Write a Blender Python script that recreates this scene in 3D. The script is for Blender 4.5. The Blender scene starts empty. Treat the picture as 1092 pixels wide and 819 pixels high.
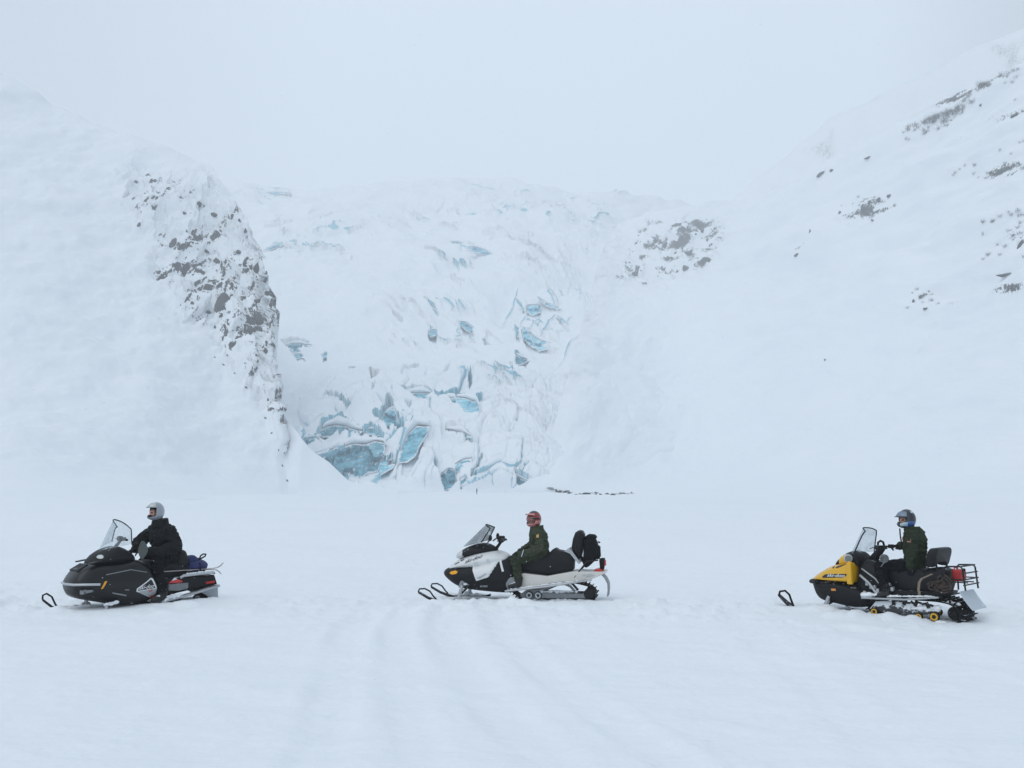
import bpy, bmesh, math, random
import numpy as np
from mathutils import Vector, Matrix
from mathutils.bvhtree import BVHTree

random.seed(7); RNG = np.random.default_rng(7)
SC = bpy.context.scene
COL = SC.collection
R = math.radians

# ------------------------------------------------------------------ camera model
F = 1061.0; EYE = 2.0; HORIZON = 520.0
PITCH = math.atan((HORIZON - 409.5) / F)

def sight(x, y):
    """direction from the eye for a bearing / elevation read off the photograph, scaled so that Y = 1"""
    x = np.asarray(x, float); y = np.asarray(y, float)
    a = (x - 546) / F; b = (409.5 - y) / F
    c, s = math.cos(PITCH), math.sin(PITCH)
    dy = c - b * s
    return a / dy, (s + b * c) / dy

# ------------------------------------------------------------------ numpy noise
def _hash(ix, iy, iz, seed):
    h = (ix.astype(np.int64) * 374761393 + iy.astype(np.int64) * 668265263 + iz.astype(np.int64) * 2147483647 + seed * 974711) & 0x7fffffff
    h = ((h ^ (h >> 13)) * 1274126177) & 0x7fffffff
    h = ((h ^ (h >> 16)) * 2654435761) & 0x7fffffff
    return ((h ^ (h >> 15)) & 0xffffff) / float(0xffffff)

def vnoise(px, py, pz=None, seed=0):
    px = np.asarray(px, float); py = np.asarray(py, float)
    pz = np.zeros_like(px) if pz is None else np.asarray(pz, float)
    ix, iy, iz = np.floor(px), np.floor(py), np.floor(pz)
    fx, fy, fz = px - ix, py - iy, pz - iz
    fx, fy, fz = [f * f * f * (f * (f * 6 - 15) + 10) for f in (fx, fy, fz)]
    out = 0
    for dx in (0, 1):
        for dy in (0, 1):
            for dz in (0, 1):
                w = (fx if dx else 1 - fx) * (fy if dy else 1 - fy) * (fz if dz else 1 - fz)
                out = out + w * _hash(ix + dx, iy + dy, iz + dz, seed)
    return out * 2 - 1

def fbm(px, py, pz=None, octv=4, seed=0, gain=.5):
    t, a, f = 0, 1, 1
    for o in range(octv):
        t = t + a * vnoise(px * f, py * f, None if pz is None else pz * f, seed + o * 17)
        a *= gain; f *= 2.03
    return t

def worley(px, py, seed=0):
    """F1, F2, id value of the nearest cell (2-D)"""
    ix, iy = np.floor(px), np.floor(py)
    f1 = np.full(px.shape, 9.); f2 = np.full(px.shape, 9.); idv = np.zeros(px.shape); tx = np.zeros(px.shape); ty = np.zeros(px.shape)
    z0 = np.zeros_like(ix)
    for dx in (-1, 0, 1):
        for dy in (-1, 0, 1):
            cx, cy = ix + dx, iy + dy
            qx = cx + .1 + .8 * _hash(cx, cy, z0, seed); qy = cy + .1 + .8 * _hash(cx, cy, z0 + 1, seed)
            d = np.hypot(px - qx, py - qy)
            v = _hash(cx, cy, z0 + 2, seed)
            new = d < f1
            f2 = np.where(new, f1, np.minimum(f2, d))
            idv = np.where(new, v, idv); tx = np.where(new, px - qx, tx); ty = np.where(new, py - qy, ty)
            f1 = np.where(new, d, f1)
    return f1, f2, idv, tx, ty

def sstep(a, b, x):
    t = np.clip((x - a) / (b - a), 0, 1); return t * t * (3 - 2 * t)

def curve(pts, soft=0):
    xs = [p[0] for p in pts]; ys = [p[1] for p in pts]
    if not soft: return lambda x: np.interp(x, xs, ys)
    return lambda x: sum(np.interp(x + soft * o, xs, ys) * w for o, w in ((-1, .1), (-.6, .2), (-.2, .2), (.2, .2), (.6, .2), (1, .1)))

# ------------------------------------------------------------------ materials
def nodes(m):
    m.use_nodes = True
    return m.node_tree.nodes, m.node_tree.links

def mat(name, col, rough=.6, metal=0., vary=.12, scale=30., bump=0., bscale=60., coat=0., spec=.5, snow=0.):
    """principled with a little mottling; snow > 0 lets wind-blown snow stick to upward faces in patches"""
    m = bpy.data.materials.new(name); N, L = nodes(m)
    p = N['Principled BSDF']
    p.inputs['Roughness'].default_value = rough; p.inputs['Metallic'].default_value = metal
    p.inputs['Coat Weight'].default_value = coat; p.inputs['Specular IOR Level'].default_value = spec
    tc = N.new('ShaderNodeTexCoord')
    nz = N.new('ShaderNodeTexNoise'); nz.inputs['Scale'].default_value = scale; nz.inputs['Detail'].default_value = 4
    L.new(tc.outputs['Object'], nz.inputs['Vector'])
    r = N.new('ShaderNodeMapRange'); r.inputs['To Min'].default_value = 1 - vary; r.inputs['To Max'].default_value = 1 + vary
    L.new(nz.outputs['Fac'], r.inputs['Value'])
    mx = N.new('ShaderNodeMix'); mx.data_type = 'RGBA'; mx.blend_type = 'MULTIPLY'; mx.inputs['Factor'].default_value = 1
    mx.inputs['A'].default_value = (*col, 1); L.new(r.outputs['Result'], mx.inputs['B'])
    out = mx.outputs['Result']
    if snow:
        g = N.new('ShaderNodeNewGeometry'); sx = N.new('ShaderNodeSeparateXYZ'); L.new(g.outputs['Normal'], sx.inputs[0])
        n2 = N.new('ShaderNodeTexNoise'); n2.inputs['Scale'].default_value = 9; n2.inputs['Detail'].default_value = 6; n2.inputs['Roughness'].default_value = .7
        L.new(tc.outputs['Object'], n2.inputs['Vector'])
        ad = N.new('ShaderNodeMath'); ad.operation = 'MULTIPLY_ADD'; ad.inputs[1].default_value = .45
        L.new(sx.outputs['Z'], ad.inputs[0]); L.new(n2.outputs['Fac'], ad.inputs[2])
        rr = N.new('ShaderNodeMapRange'); rr.inputs['From Min'].default_value = 1.12 - snow * .5; rr.inputs['From Max'].default_value = 1.18 - snow * .5
        L.new(ad.outputs[0], rr.inputs['Value'])
        m2 = N.new('ShaderNodeMix'); m2.data_type = 'RGBA'; m2.inputs['B'].default_value = (.82, .86, .9, 1)
        L.new(rr.outputs['Result'], m2.inputs['Factor']); L.new(out, m2.inputs['A']); out = m2.outputs['Result']
    L.new(out, p.inputs['Base Color'])
    if bump:
        b = N.new('ShaderNodeBump'); b.inputs['Strength'].default_value = bump; b.inputs['Distance'].default_value = .01
        nb = N.new('ShaderNodeTexNoise'); nb.inputs['Scale'].default_value = bscale; nb.inputs['Detail'].default_value = 5
        L.new(tc.outputs['Object'], nb.inputs['Vector']); L.new(nb.outputs['Fac'], b.inputs['Height']); L.new(b.outputs['Normal'], p.inputs['Normal'])
    return m

SNOW = (.84, .875, .905)
def snow_mat(name, bumps, attr=None, second=None, second2=None, fine=.5, fscale=.35):
    """snow with bump layers [(scale, distance, strength)], and an attribute that uncovers rock or ice"""
    m = bpy.data.materials.new(name); N, L = nodes(m); p = N['Principled BSDF']
    p.inputs['Roughness'].default_value = .75; p.inputs['Specular IOR Level'].default_value = .2
    tc = N.new('ShaderNodeTexCoord')
    nz = N.new('ShaderNodeTexNoise'); nz.inputs['Scale'].default_value = .05; nz.inputs['Detail'].default_value = 6
    L.new(tc.outputs['Object'], nz.inputs['Vector'])
    cm = N.new('ShaderNodeMix'); cm.data_type = 'RGBA'; cm.inputs['A'].default_value = (.815, .855, .895, 1); cm.inputs['B'].default_value = (.87, .895, .92, 1)
    L.new(nz.outputs['Fac'], cm.inputs['Factor']); out = cm.outputs['Result']
    if attr:
        a = N.new('ShaderNodeAttribute'); a.attribute_name = attr
        n2 = N.new('ShaderNodeTexNoise'); n2.inputs['Scale'].default_value = fscale; n2.inputs['Detail'].default_value = 8; n2.inputs['Roughness'].default_value = .7
        L.new(tc.outputs['Object'], n2.inputs['Vector'])
        c2 = N.new('ShaderNodeMix'); c2.data_type = 'RGBA'; c2.inputs['A'].default_value = (*second, 1); c2.inputs['B'].default_value = (*second2, 1)
        L.new(n2.outputs['Fac'], c2.inputs['Factor'])
        ad = N.new('ShaderNodeMath'); ad.operation = 'MULTIPLY_ADD'; ad.inputs[1].default_value = fine; ad.inputs[2].default_value = -.5 * fine
        L.new(n2.outputs['Fac'], ad.inputs[0])
        sm = N.new('ShaderNodeMath'); sm.operation = 'ADD'; L.new(a.outputs['Fac'], sm.inputs[0]); L.new(ad.outputs[0], sm.inputs[1])
        mr = N.new('ShaderNodeMapRange'); mr.inputs['From Min'].default_value = .42; mr.inputs['From Max'].default_value = .58
        L.new(sm.outputs[0], mr.inputs['Value'])
        mm = N.new('ShaderNodeMix'); mm.data_type = 'RGBA'; L.new(mr.outputs['Result'], mm.inputs['Factor']); L.new(out, mm.inputs['A']); L.new(c2.outputs['Result'], mm.inputs['B'])
        out = mm.outputs['Result']
    L.new(out, p.inputs['Base Color'])
    nrm = None
    for sc_, dist, st in bumps:
        b = N.new('ShaderNodeBump'); b.inputs['Distance'].default_value = dist; b.inputs['Strength'].default_value = st
        nb = N.new('ShaderNodeTexNoise'); nb.inputs['Scale'].default_value = sc_; nb.inputs['Detail'].default_value = 5
        L.new(tc.outputs['Object'], nb.inputs['Vector']); L.new(nb.outputs['Fac'], b.inputs['Height'])
        if nrm: L.new(nrm, b.inputs['Normal'])
        nrm = b.outputs['Normal']
    if nrm: L.new(nrm, p.inputs['Normal'])
    return m

M = {}
M['snow_field'] = snow_mat('wind packed snow', [(.8, .15, .45), (3., .055, .4), (12, .015, .4)])
M['snow_hill'] = snow_mat('hill snow over rock', [(.12, .8, .5), (.6, .25, .5)], 'rock', (.012, .013, .015), (.046, .045, .044), 2.0, .8)
M['snow_glacier'] = snow_mat('glacier snow over ice', [(.25, .5, .5), (1.1, .2, .5)], 'ice', (.13, .40, .52), (.36, .65, .75))
M['snow_cap'] = snow_mat('snow lying on ice', [(.5, .3, .6), (2., .1, .5)])
M['snow_crust'] = mat('tunnel side crusted with snow', (.05, .053, .058), .7, vary=.2, snow=1.3)
M['packed'] = mat('packed snow on metal', SNOW, .8, vary=.05, bump=.6, bscale=25)
M['black_gloss'] = mat('black body plastic', (.0055, .0065, .0075), .36, vary=.2, coat=.15, spec=.35, snow=.14)
M['black_white'] = mat('white body plastic', (.72, .73, .73), .35, vary=.04, coat=.3)
M['black_matte'] = mat('black moulded plastic', (.008, .009, .0105), .6, vary=.25, spec=.3, snow=.26)
M['dark_metal'] = mat('dark painted steel', (.014, .015, .017), .5, .2, vary=.25, spec=.35)
M['rubber'] = mat('black rubber', (.008, .008, .009), .8, vary=.3, spec=.25, snow=.40)
M['rubber_clean'] = mat('clean black rubber', (.007, .007, .008), .7, vary=.3, spec=.3)
M['vinyl'] = mat('black seat vinyl', (.008, .009, .011), .55, vary=.25, bump=.35, bscale=40, spec=.3, snow=.20)
M['alu'] = mat('dull aluminium', (.42, .44, .46), .42, .7, vary=.15, snow=.32)
M['grey'] = mat('grey plastic', (.23, .245, .26), .5, vary=.2, snow=.25)
M['silver'] = mat('silver paint', (.5, .52, .54), .35, .4, vary=.06)
M['cream'] = mat('cream white tunnel paint', (.66, .64, .60), .4, vary=.07, snow=.2)
M['yellow'] = mat('yellow hood paint', (.74, .40, .006), .32, vary=.06, coat=.4)
M['yellow_wheel'] = mat('yellow wheel plastic', (.62, .36, .02), .5, vary=.15)
M['amber'] = mat('amber reflector', (.85, .38, .01), .25, vary=.1)
M['amber_pale'] = mat('pale amber reflector', (.75, .26, .05), .3, vary=.1)
M['red'] = mat('red lens', (.55, .025, .02), .25, vary=.1)
M['red_decal'] = mat('red decal', (.62, .045, .05), .4, vary=.05)
M['red_can'] = mat('red fuel can plastic', (.42, .02, .018), .45, vary=.2)
M['decal_white'] = mat('white decal', (.78, .79, .79), .4, vary=.03)
M['decal_grey'] = mat('light grey decal', (.42, .44, .46), .4, vary=.04)
M['decal_black'] = mat('black decal', (.012, .012, .014), .4, vary=.1)
M['lens'] = mat('headlight lens', (.55, .58, .58), .15, vary=.15, coat=.6)
M['flap'] = mat('translucent grey flap', (.36, .39, .42), .4, vary=.12, snow=.2)
M['flap_white'] = mat('snowy pale flap', (.50, .56, .62), .6, vary=.06)
M['smoke'] = mat('smoked grey guard', (.17, .19, .18), .25, vary=.1)
M['mirror_face'] = mat('mirror face', (.55, .58, .6), .08, .9, vary=.02)
M['blue_cloth'] = mat('navy blue bag cloth', (.022, .030, .115), .8, vary=.25, bump=.6, bscale=25)
M['black_cloth'] = mat('black pack cloth', (.006, .0075, .010), .8, vary=.3, bump=.7, bscale=25, spec=.2, snow=.14)
M['suit_black'] = mat('black winter jacket', (.0055, .007, .0085), .75, vary=.35, bump=.9, bscale=14, spec=.25, snow=.13)
M['suit_navy'] = mat('black winter trousers', (.0045, .005, .0075), .85, vary=.3, bump=.8, bscale=14, spec=.2, snow=.12)
M['suit_olive'] = mat('olive green winter jacket', (.048, .058, .036), .85, vary=.25, bump=.9, bscale=14, spec=.2)
M['suit_forest'] = mat('dark green winter jacket', (.025, .036, .019), .85, vary=.25, bump=.9, bscale=14, spec=.2)
M['pants_olive'] = mat('dark olive trousers', (.034, .043, .026), .85, vary=.25, bump=.9, bscale=14, spec=.2)
M['glove'] = mat('black gloves', (.006, .0065, .0095), .75, vary=.3, spec=.25)
M['boot'] = mat('black boots', (.014, .014, .015), .6, vary=.3, snow=.45)
M['skin'] = mat('skin', (.52, .28, .21), .5, vary=.1)
M['balaclava'] = mat('black balaclava', (.012, .013, .015), .85, vary=.3)
M['helm_silver'] = mat('silver helmet shell', (.33, .355, .40), .3, .2, vary=.05, coat=.5)
M['helm_red'] = mat('red helmet shell', (.27, .030, .026), .3, vary=.3, coat=.5)
M['helm_pink'] = mat('pale red helmet stripe', (.55, .24, .22), .35, vary=.15, coat=.4)
M['helm_black'] = mat('black helmet shell', (.014, .018, .024), .28, vary=.3, coat=.5)
M['helm_blue'] = mat('blue helmet stripe', (.03, .12, .34), .3, vary=.15, coat=.5)
M['helm_pale'] = mat('pale blue helmet stripe', (.42, .55, .62), .3, vary=.1, coat=.5)
M['helm_steel'] = mat('steel blue visor', (.16, .21, .28), .22, vary=.15, coat=.5)
M['visor_pale'] = mat('raised pale visor', (.50, .52, .52), .15, vary=.08, coat=.5)
M['goggle'] = mat('goggle lens', (.22, .075, .065), .1, vary=.2, coat=.6)
M['liner'] = mat('helmet liner', (.012, .012, .014), .8)
M['badge'] = mat('yellow shoulder badge', (.55, .33, .10), .6, vary=.2)
M['badge_red'] = mat('pink shoulder badge', (.52, .22, .17), .6, vary=.2)
M['tan'] = mat('tan strap webbing', (.22, .175, .13), .75, vary=.2)
M['brown'] = mat('brown rope', (.055, .04, .032), .85, vary=.35, bump=.6, bscale=50)
M['ski_top'] = mat('pale ski', (.40, .36, .34), .4, vary=.15)
M['rock'] = mat('grey brown rock', (.052, .048, .044), .9, vary=.4, scale=1.5, bump=1., bscale=3, spec=.2, snow=.46)
M['rock_dark'] = mat('dark wet rock', (.014, .0145, .016), .9, vary=.45, scale=1.5, bump=1., bscale=3, spec=.2, snow=.50)
M['twig'] = mat('leafless twigs', (.016, .0155, .016), .9, vary=.3)

def glass_mat(name, tint, haze_):
    m = bpy.data.materials.new(name); N, L = nodes(m)
    out = N['Material Output']; p = N['Principled BSDF']
    p.inputs['Base Color'].default_value = (*tint, 1); p.inputs['Roughness'].default_value = .146
    t = N.new('ShaderNodeBsdfTransparent'); t.inputs['Color'].default_value = (.93, .95, .96, 1)
    nz = N.new('ShaderNodeTexNoise'); nz.inputs['Scale'].default_value = 7; nz.inputs['Detail'].default_value = 6
    tc = N.new('ShaderNodeTexCoord'); L.new(tc.outputs['Object'], nz.inputs['Vector'])
    mr = N.new('ShaderNodeMapRange'); mr.inputs['From Min'].default_value = .35; mr.inputs['From Max'].default_value = .75
    mr.inputs['To Min'].default_value = haze_ * .5; mr.inputs['To Max'].default_value = haze_ * 1.5
    L.new(nz.outputs['Fac'], mr.inputs['Value'])
    mx = N.new('ShaderNodeMixShader'); L.new(mr.outputs['Result'], mx.inputs[0]); L.new(t.outputs[0], mx.inputs[1]); L.new(p.outputs[0], mx.inputs[2])
    L.new(mx.outputs[0], out.inputs['Surface'])
    return m
M['glass'] = glass_mat('frosted windshield plastic', (.60, .64, .68), .16)
M['glass_grey'] = glass_mat('grey tinted windshield plastic', (.32, .35, .37), .55)

def ice_mat(name, c0, c1, c2):
    m = bpy.data.materials.new(name); N, L = nodes(m); p = N['Principled BSDF']
    p.inputs['Roughness'].default_value = .4; p.inputs['Specular IOR Level'].default_value = .4
    tc = N.new('ShaderNodeTexCoord')
    nz = N.new('ShaderNodeTexNoise'); nz.inputs['Scale'].default_value = .22; nz.inputs['Detail'].default_value = 9; nz.inputs['Roughness'].default_value = .62
    mp = N.new('ShaderNodeMapping'); mp.inputs['Scale'].default_value = (1, 1, 1.8); mp.inputs['Rotation'].default_value = (0, .5, 0)
    L.new(tc.outputs['Object'], mp.inputs['Vector']); L.new(mp.outputs[0], nz.inputs['Vector'])
    cr = N.new('ShaderNodeValToRGB'); e = cr.color_ramp.elements
    e[0].position = .38; e[0].color = (*c0, 1); e[1].position = .62; e[1].color = (*c2, 1); k = e.new(.5); k.color = (*c1, 1)
    L.new(nz.outputs['Fac'], cr.inputs[0]); out = cr.outputs[0]
    # snow dust held on ledges
    g = N.new('ShaderNodeNewGeometry'); sx = N.new('ShaderNodeSeparateXYZ'); L.new(g.outputs['Normal'], sx.inputs[0])
    n2 = N.new('ShaderNodeTexNoise'); n2.inputs['Scale'].default_value = .7; n2.inputs['Detail'].default_value = 7; L.new(tc.outputs['Object'], n2.inputs['Vector'])
    ad = N.new('ShaderNodeMath'); ad.operation = 'MULTIPLY_ADD'; ad.inputs[1].default_value = .5; L.new(n2.outputs['Fac'], ad.inputs[0]); L.new(sx.outputs['Z'], ad.inputs[2])
    mr = N.new('ShaderNodeMapRange'); mr.inputs['From Min'].default_value = 1.16; mr.inputs['From Max'].default_value = 1.26; L.new(ad.outputs[0], mr.inputs['Value'])
    at = N.new('ShaderNodeAttribute'); at.attribute_name = 'rim'     # drift snow plastered round the rim of each wall
    n3 = N.new('ShaderNodeTexNoise'); n3.inputs['Scale'].default_value = .55; n3.inputs['Detail'].default_value = 8; n3.inputs['Roughness'].default_value = .65; L.new(tc.outputs['Object'], n3.inputs['Vector'])
    a2 = N.new('ShaderNodeMath'); a2.operation = 'MULTIPLY_ADD'; a2.inputs[1].default_value = 1.5; L.new(n3.outputs['Fac'], a2.inputs[0]); L.new(at.outputs['Fac'], a2.inputs[2])
    m2 = N.new('ShaderNodeMapRange'); m2.inputs['From Min'].default_value = 1.22; m2.inputs['From Max'].default_value = 1.5; L.new(a2.outputs[0], m2.inputs['Value'])
    mxx = N.new('ShaderNodeMath'); mxx.operation = 'MAXIMUM'; L.new(m2.outputs['Result'], mxx.inputs[0]); L.new(mr.outputs['Result'], mxx.inputs[1])
    wv = N.new('ShaderNodeTexWave'); wv.bands_direction = 'Z'; wv.inputs['Scale'].default_value = .09; wv.inputs['Distortion'].default_value = 14; wv.inputs['Detail'].default_value = 4; L.new(mp.outputs[0], wv.inputs['Vector'])
    wm = N.new('ShaderNodeMapRange'); wm.inputs['To Min'].default_value = .84; wm.inputs['To Max'].default_value = 1.08; L.new(wv.outputs['Fac'], wm.inputs['Value'])
    wx = N.new('ShaderNodeMix'); wx.data_type = 'RGBA'; wx.blend_type = 'MULTIPLY'; wx.inputs['Factor'].default_value = 1; L.new(out, wx.inputs['A']); L.new(wm.outputs['Result'], wx.inputs['B']); out = wx.outputs['Result']
    mm = N.new('ShaderNodeMix'); mm.data_type = 'RGBA'; mm.inputs['B'].default_value = (*SNOW, 1)
    L.new(mxx.outputs[0], mm.inputs['Factor']); L.new(out, mm.inputs['A']); L.new(mm.outputs['Result'], p.inputs['Base Color'])
    b = N.new('ShaderNodeBump'); b.inputs['Distance'].default_value = .6; b.inputs['Strength'].default_value = .7
    L.new(nz.outputs['Fac'], b.inputs['Height']); L.new(b.outputs['Normal'], p.inputs['Normal'])
    return m
M['ice'] = ice_mat('blue glacier ice', (.075, .31, .42), (.14, .49, .61), (.30, .66, .76))
M['ice_deep'] = ice_mat('deep blue glacier ice', (.035, .18, .25), (.08, .31, .41), (.17, .46, .56))
M['ice_pale'] = ice_mat('pale blue glacier ice', (.15, .50, .65), (.27, .66, .79), (.46, .78, .87))

# ------------------------------------------------------------------ mesh builder
def rot3(rx=0, ry=0, rz=0):
    return Matrix.Rotation(rz, 3, 'Z') @ Matrix.Rotation(ry, 3, 'Y') @ Matrix.Rotation(rx, 3, 'X')

class MB:
    def __init__(s): s.v = []; s.f = []; s.m = []
    def add(s, vs, fs, m=0):
        o = len(s.v); s.v += [tuple(v) for v in vs]; s.f += [tuple(i + o for i in f) for f in fs]; s.m += [m] * len(fs); return s
    def box(s, c, size, rot=None, m=0, top=(1, 1)):
        hx, hy, hz = size[0] / 2, size[1] / 2, size[2] / 2
        vs = [(-hx, -hy, -hz), (hx, -hy, -hz), (hx, hy, -hz), (-hx, hy, -hz), (-hx * top[0], -hy * top[1], hz), (hx * top[0], -hy * top[1], hz), (hx * top[0], hy * top[1], hz), (-hx * top[0], hy * top[1], hz)]
        vs = [Vector(v) for v in vs]
        if rot is not None: vs = [rot @ v for v in vs]
        return s.add([v + Vector(c) for v in vs], [(0, 3, 2, 1), (4, 5, 6, 7), (0, 1, 5, 4), (1, 2, 6, 5), (2, 3, 7, 6), (3, 0, 4, 7)], m)
    def slab(s, poly, ys, m=0):
        """outline in (x, z) carried across y; ys = [(y, shrink in metres)]"""
        n = len(poly); area = sum(poly[i][0] * poly[(i + 1) % n][1] - poly[(i + 1) % n][0] * poly[i][1] for i in range(n))
        sg = 1 if area > 0 else -1
        rings = []
        for y, ins in ys:
            r = []
            for i in range(n):
                a, b, c = [Vector((*poly[(i + k) % n], 0)) for k in (-1, 0, 1)]
                e1 = (b - a).normalized(); e2 = (c - b).normalized()
                n1 = Vector((-e1.y, e1.x, 0)) * sg; n2 = Vector((-e2.y, e2.x, 0)) * sg
                nn = n1 + n2; nn = nn / max(.35, nn.length_squared / 2) if nn.length > 1e-6 else n1
                q = b + nn * ins; r.append((q.x, y, q.y))
            rings.append(r)
        return s.loft(rings, True, m)
    def loft(s, rings, cap=True, m=0, closed=True):
        n = len(rings[0]); vs = [p for r in rings for p in r]; fs = []
        for k in range(len(rings) - 1):
            for i in range(n if closed else n - 1):
                j = (i + 1) % n
                fs.append((k * n + i, k * n + j, (k + 1) * n + j, (k + 1) * n + i))
        if cap:
            fs.append(tuple(range(n - 1, -1, -1))); fs.append(tuple((len(rings) - 1) * n + i for i in range(n)))
        return s.add(vs, fs, m)
    def tube(s, path, r, n=8, closed=False, m=0):
        P = [Vector(p) for p in path]; k = len(P); rs = r if isinstance(r, (list, tuple)) else [r] * k
        rings = []; prev = None
        for i in range(k):
            if closed: t = P[(i + 1) % k] - P[i - 1]
            else: t = P[min(i + 1, k - 1)] - P[max(i - 1, 0)]
            t.normalize()
            if prev is None:
                u = t.cross(Vector((0, 0, 1)) if abs(t.z) < .9 else Vector((0, 1, 0))).normalized()
            else:
                u = (prev - t * prev.dot(t)).normalized()
            prev = u; w = t.cross(u)
            rings.append([P[i] + (u * math.cos(2 * math.pi * j / n) + w * math.sin(2 * math.pi * j / n)) * rs[i] for j in range(n)])
        if closed: rings.append(rings[0])
        return s.loft(rings, not closed, m)
    def lathe(s, prof, c, n=20, m=0, axis='y'):
        """prof = [(radius, along)]"""
        rings = []
        for r, y in prof:
            ring = []
            for j in range(n):
                a = 2 * math.pi * j / n; p = (r * math.cos(a), y, r * math.sin(a))
                if axis == 'z': p = (r * math.cos(a), r * math.sin(a), y)
                if axis == 'x': p = (y, r * math.cos(a), r * math.sin(a))
                ring.append((p[0] + c[0], p[1] + c[1], p[2] + c[2]))
            rings.append(ring)
        return s.loft(rings, True, m)
    def ball(s, c, rad, n=12, k=8, rot=None, m=0):
        rings = []
        for i in range(k + 1):
            t = math.pi * (i + .02) / (k + .04); ring = []
            for j in range(n):
                a = 2 * math.pi * j / n
                v = Vector((rad[0] * math.sin(t) * math.cos(a), rad[1] * math.sin(t) * math.sin(a), -rad[2] * math.cos(t)))
                if rot is not None: v = rot @ v
                ring.append(v + Vector(c))
            rings.append(ring)
        return s.loft(rings, True, m)
    def build(s, name, mats, parent=None, bevel=0, sub=0, smooth=True, angle=38, solid=0):
        me = bpy.data.meshes.new(name); me.from_pydata([tuple(v) for v in s.v], [], s.f)
        if not isinstance(mats, (list, tuple)): mats = [mats]
        for mm in mats: me.materials.append(mm)
        if len(mats) > 1: me.polygons.foreach_set('material_index', s.m)
        b = bmesh.new(); b.from_mesh(me); bmesh.ops.recalc_face_normals(b, faces=b.faces); b.to_mesh(me); b.free()
        o = bpy.data.objects.new(name, me); COL.objects.link(o)
        if parent: o.parent = parent
        if smooth:
            me.polygons.foreach_set('use_smooth', [True] * len(me.polygons))
            if not sub: me.set_sharp_from_angle(angle=R(angle))
        if solid:
            md = o.modifiers.new('thick', 'SOLIDIFY'); md.thickness = solid; md.offset = 0
        if bevel:
            md = o.modifiers.new('bevel', 'BEVEL'); md.width = bevel; md.segments = 2; md.limit_method = 'ANGLE'; md.angle_limit = R(35)
        if sub:
            md = o.modifiers.new('sub', 'SUBSURF'); md.levels = sub; md.render_levels = sub
        return o

def tag(o, label=None, cat=None, group=None, kind=None):
    if label: o['label'] = label
    if cat: o['category'] = cat
    if group: o['group'] = group
    if kind: o['kind'] = kind
    return o

def empty(name, loc, rz=0):
    o = bpy.data.objects.new(name, None); COL.objects.link(o); o.location = loc; o.rotation_euler = (0, 0, rz); o.empty_display_size = .2
    return o

def bvh_of(o):
    dg = bpy.context.evaluated_depsgraph_get()
    ev = o.evaluated_get(dg); me = ev.to_mesh()
    t = BVHTree.FromPolygons([v.co.copy() for v in me.vertices], [tuple(p.vertices) for p in me.polygons])
    ev.to_mesh_clear(); return t

def decal(name, polys, target, material, parent, lift=.004, side=-1):
    """flat sticker outlines [(x, z)...] laid onto the flank of a body, following its curve"""
    bm = bmesh.new()
    for poly in polys:
        vs = [bm.verts.new((p[0], 0, p[1])) for p in poly]
        bm.faces.new(vs)
    return _press(name, bm, target, material, parent, lift, side)

def _press(name, bm, target, material, parent, lift, side, mk_children=False):
    bmesh.ops.triangulate(bm, faces=bm.faces)
    for _ in range(4):
        long_ = [e for e in bm.edges if e.calc_length() > .035]
        if not long_: break
        bmesh.ops.subdivide_edges(bm, edges=long_, cuts=1)
        bmesh.ops.triangulate(bm, faces=bm.faces)
    last = 0.
    for v in bm.verts:
        hit = target.ray_cast(Vector((v.co.x, 3 * side, v.co.z)), Vector((0, -side, 0)))
        if hit[0] is not None: last = hit[0].y
        v.co.y = last + lift * side
    me = bpy.data.meshes.new(name); bm.to_mesh(me); bm.free(); me.materials.append(material)
    o = bpy.data.objects.new(name, me); COL.objects.link(o); o.parent = parent
    return o

def lettering(text, target, material, parent, x0, x1, z, size, shear=.3, slope=0., lift=.006):
    cu = bpy.data.curves.new('lettering', 'FONT'); cu.body = text; cu.size = 1; cu.shear = shear; cu.resolution_u = 3; cu.offset = .012
    tmp = bpy.data.objects.new('lettering', cu); COL.objects.link(tmp)
    dg = bpy.context.evaluated_depsgraph_get(); me = tmp.evaluated_get(dg).to_mesh()
    bm = bmesh.new(); bm.from_mesh(me); tmp.evaluated_get(dg).to_mesh_clear(); bpy.data.objects.remove(tmp)
    xs = [v.co.x for v in bm.verts]; lo, hi = min(xs), max(xs)
    for v in bm.verts:
        t = (v.co.x - lo) / (hi - lo); x = x0 + t * (x1 - x0)
        v.co = Vector((x, 0, z + slope * (x - x0) + v.co.y * size))
    return _press('lettering', bm, target, material, parent, lift, -1)

# ------------------------------------------------------------------ terrain sheets
def grid_faces(nu, nv):
    i = np.arange(nv - 1)[:, None] * nu + np.arange(nu - 1)[None, :]
    return np.stack([i, i + 1, i + 1 + nu, i + nu], -1).reshape(-1, 4)

def sheet_object(name, X, Y, Z, material, attr=None):
    nv, nu = X.shape
    co = np.stack([X, Y, Z], -1).reshape(-1, 3).astype(np.float32); f = grid_faces(nu, nv)
    me = bpy.data.meshes.new(name); me.vertices.add(len(co)); me.vertices.foreach_set('co', co.ravel())
    me.loops.add(f.size); me.loops.foreach_set('vertex_index', f.ravel().astype(np.int32))
    me.polygons.add(len(f)); me.polygons.foreach_set('loop_start', (np.arange(len(f)) * 4).astype(np.int32))
    me.polygons.foreach_set('use_smooth', np.ones(len(f), bool))
    me.update(calc_edges=True); me.validate()
    me.materials.append(material)
    if attr:
        a = me.attributes.new(attr[0], 'FLOAT', 'POINT'); a.data.foreach_set('value', attr[1].ravel().astype(np.float32))
    o = bpy.data.objects.new(name, me); COL.objects.link(o)
    tag(o, kind='structure')
    return o, BVHTree.FromPolygons(co.tolist(), f.tolist())

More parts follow.
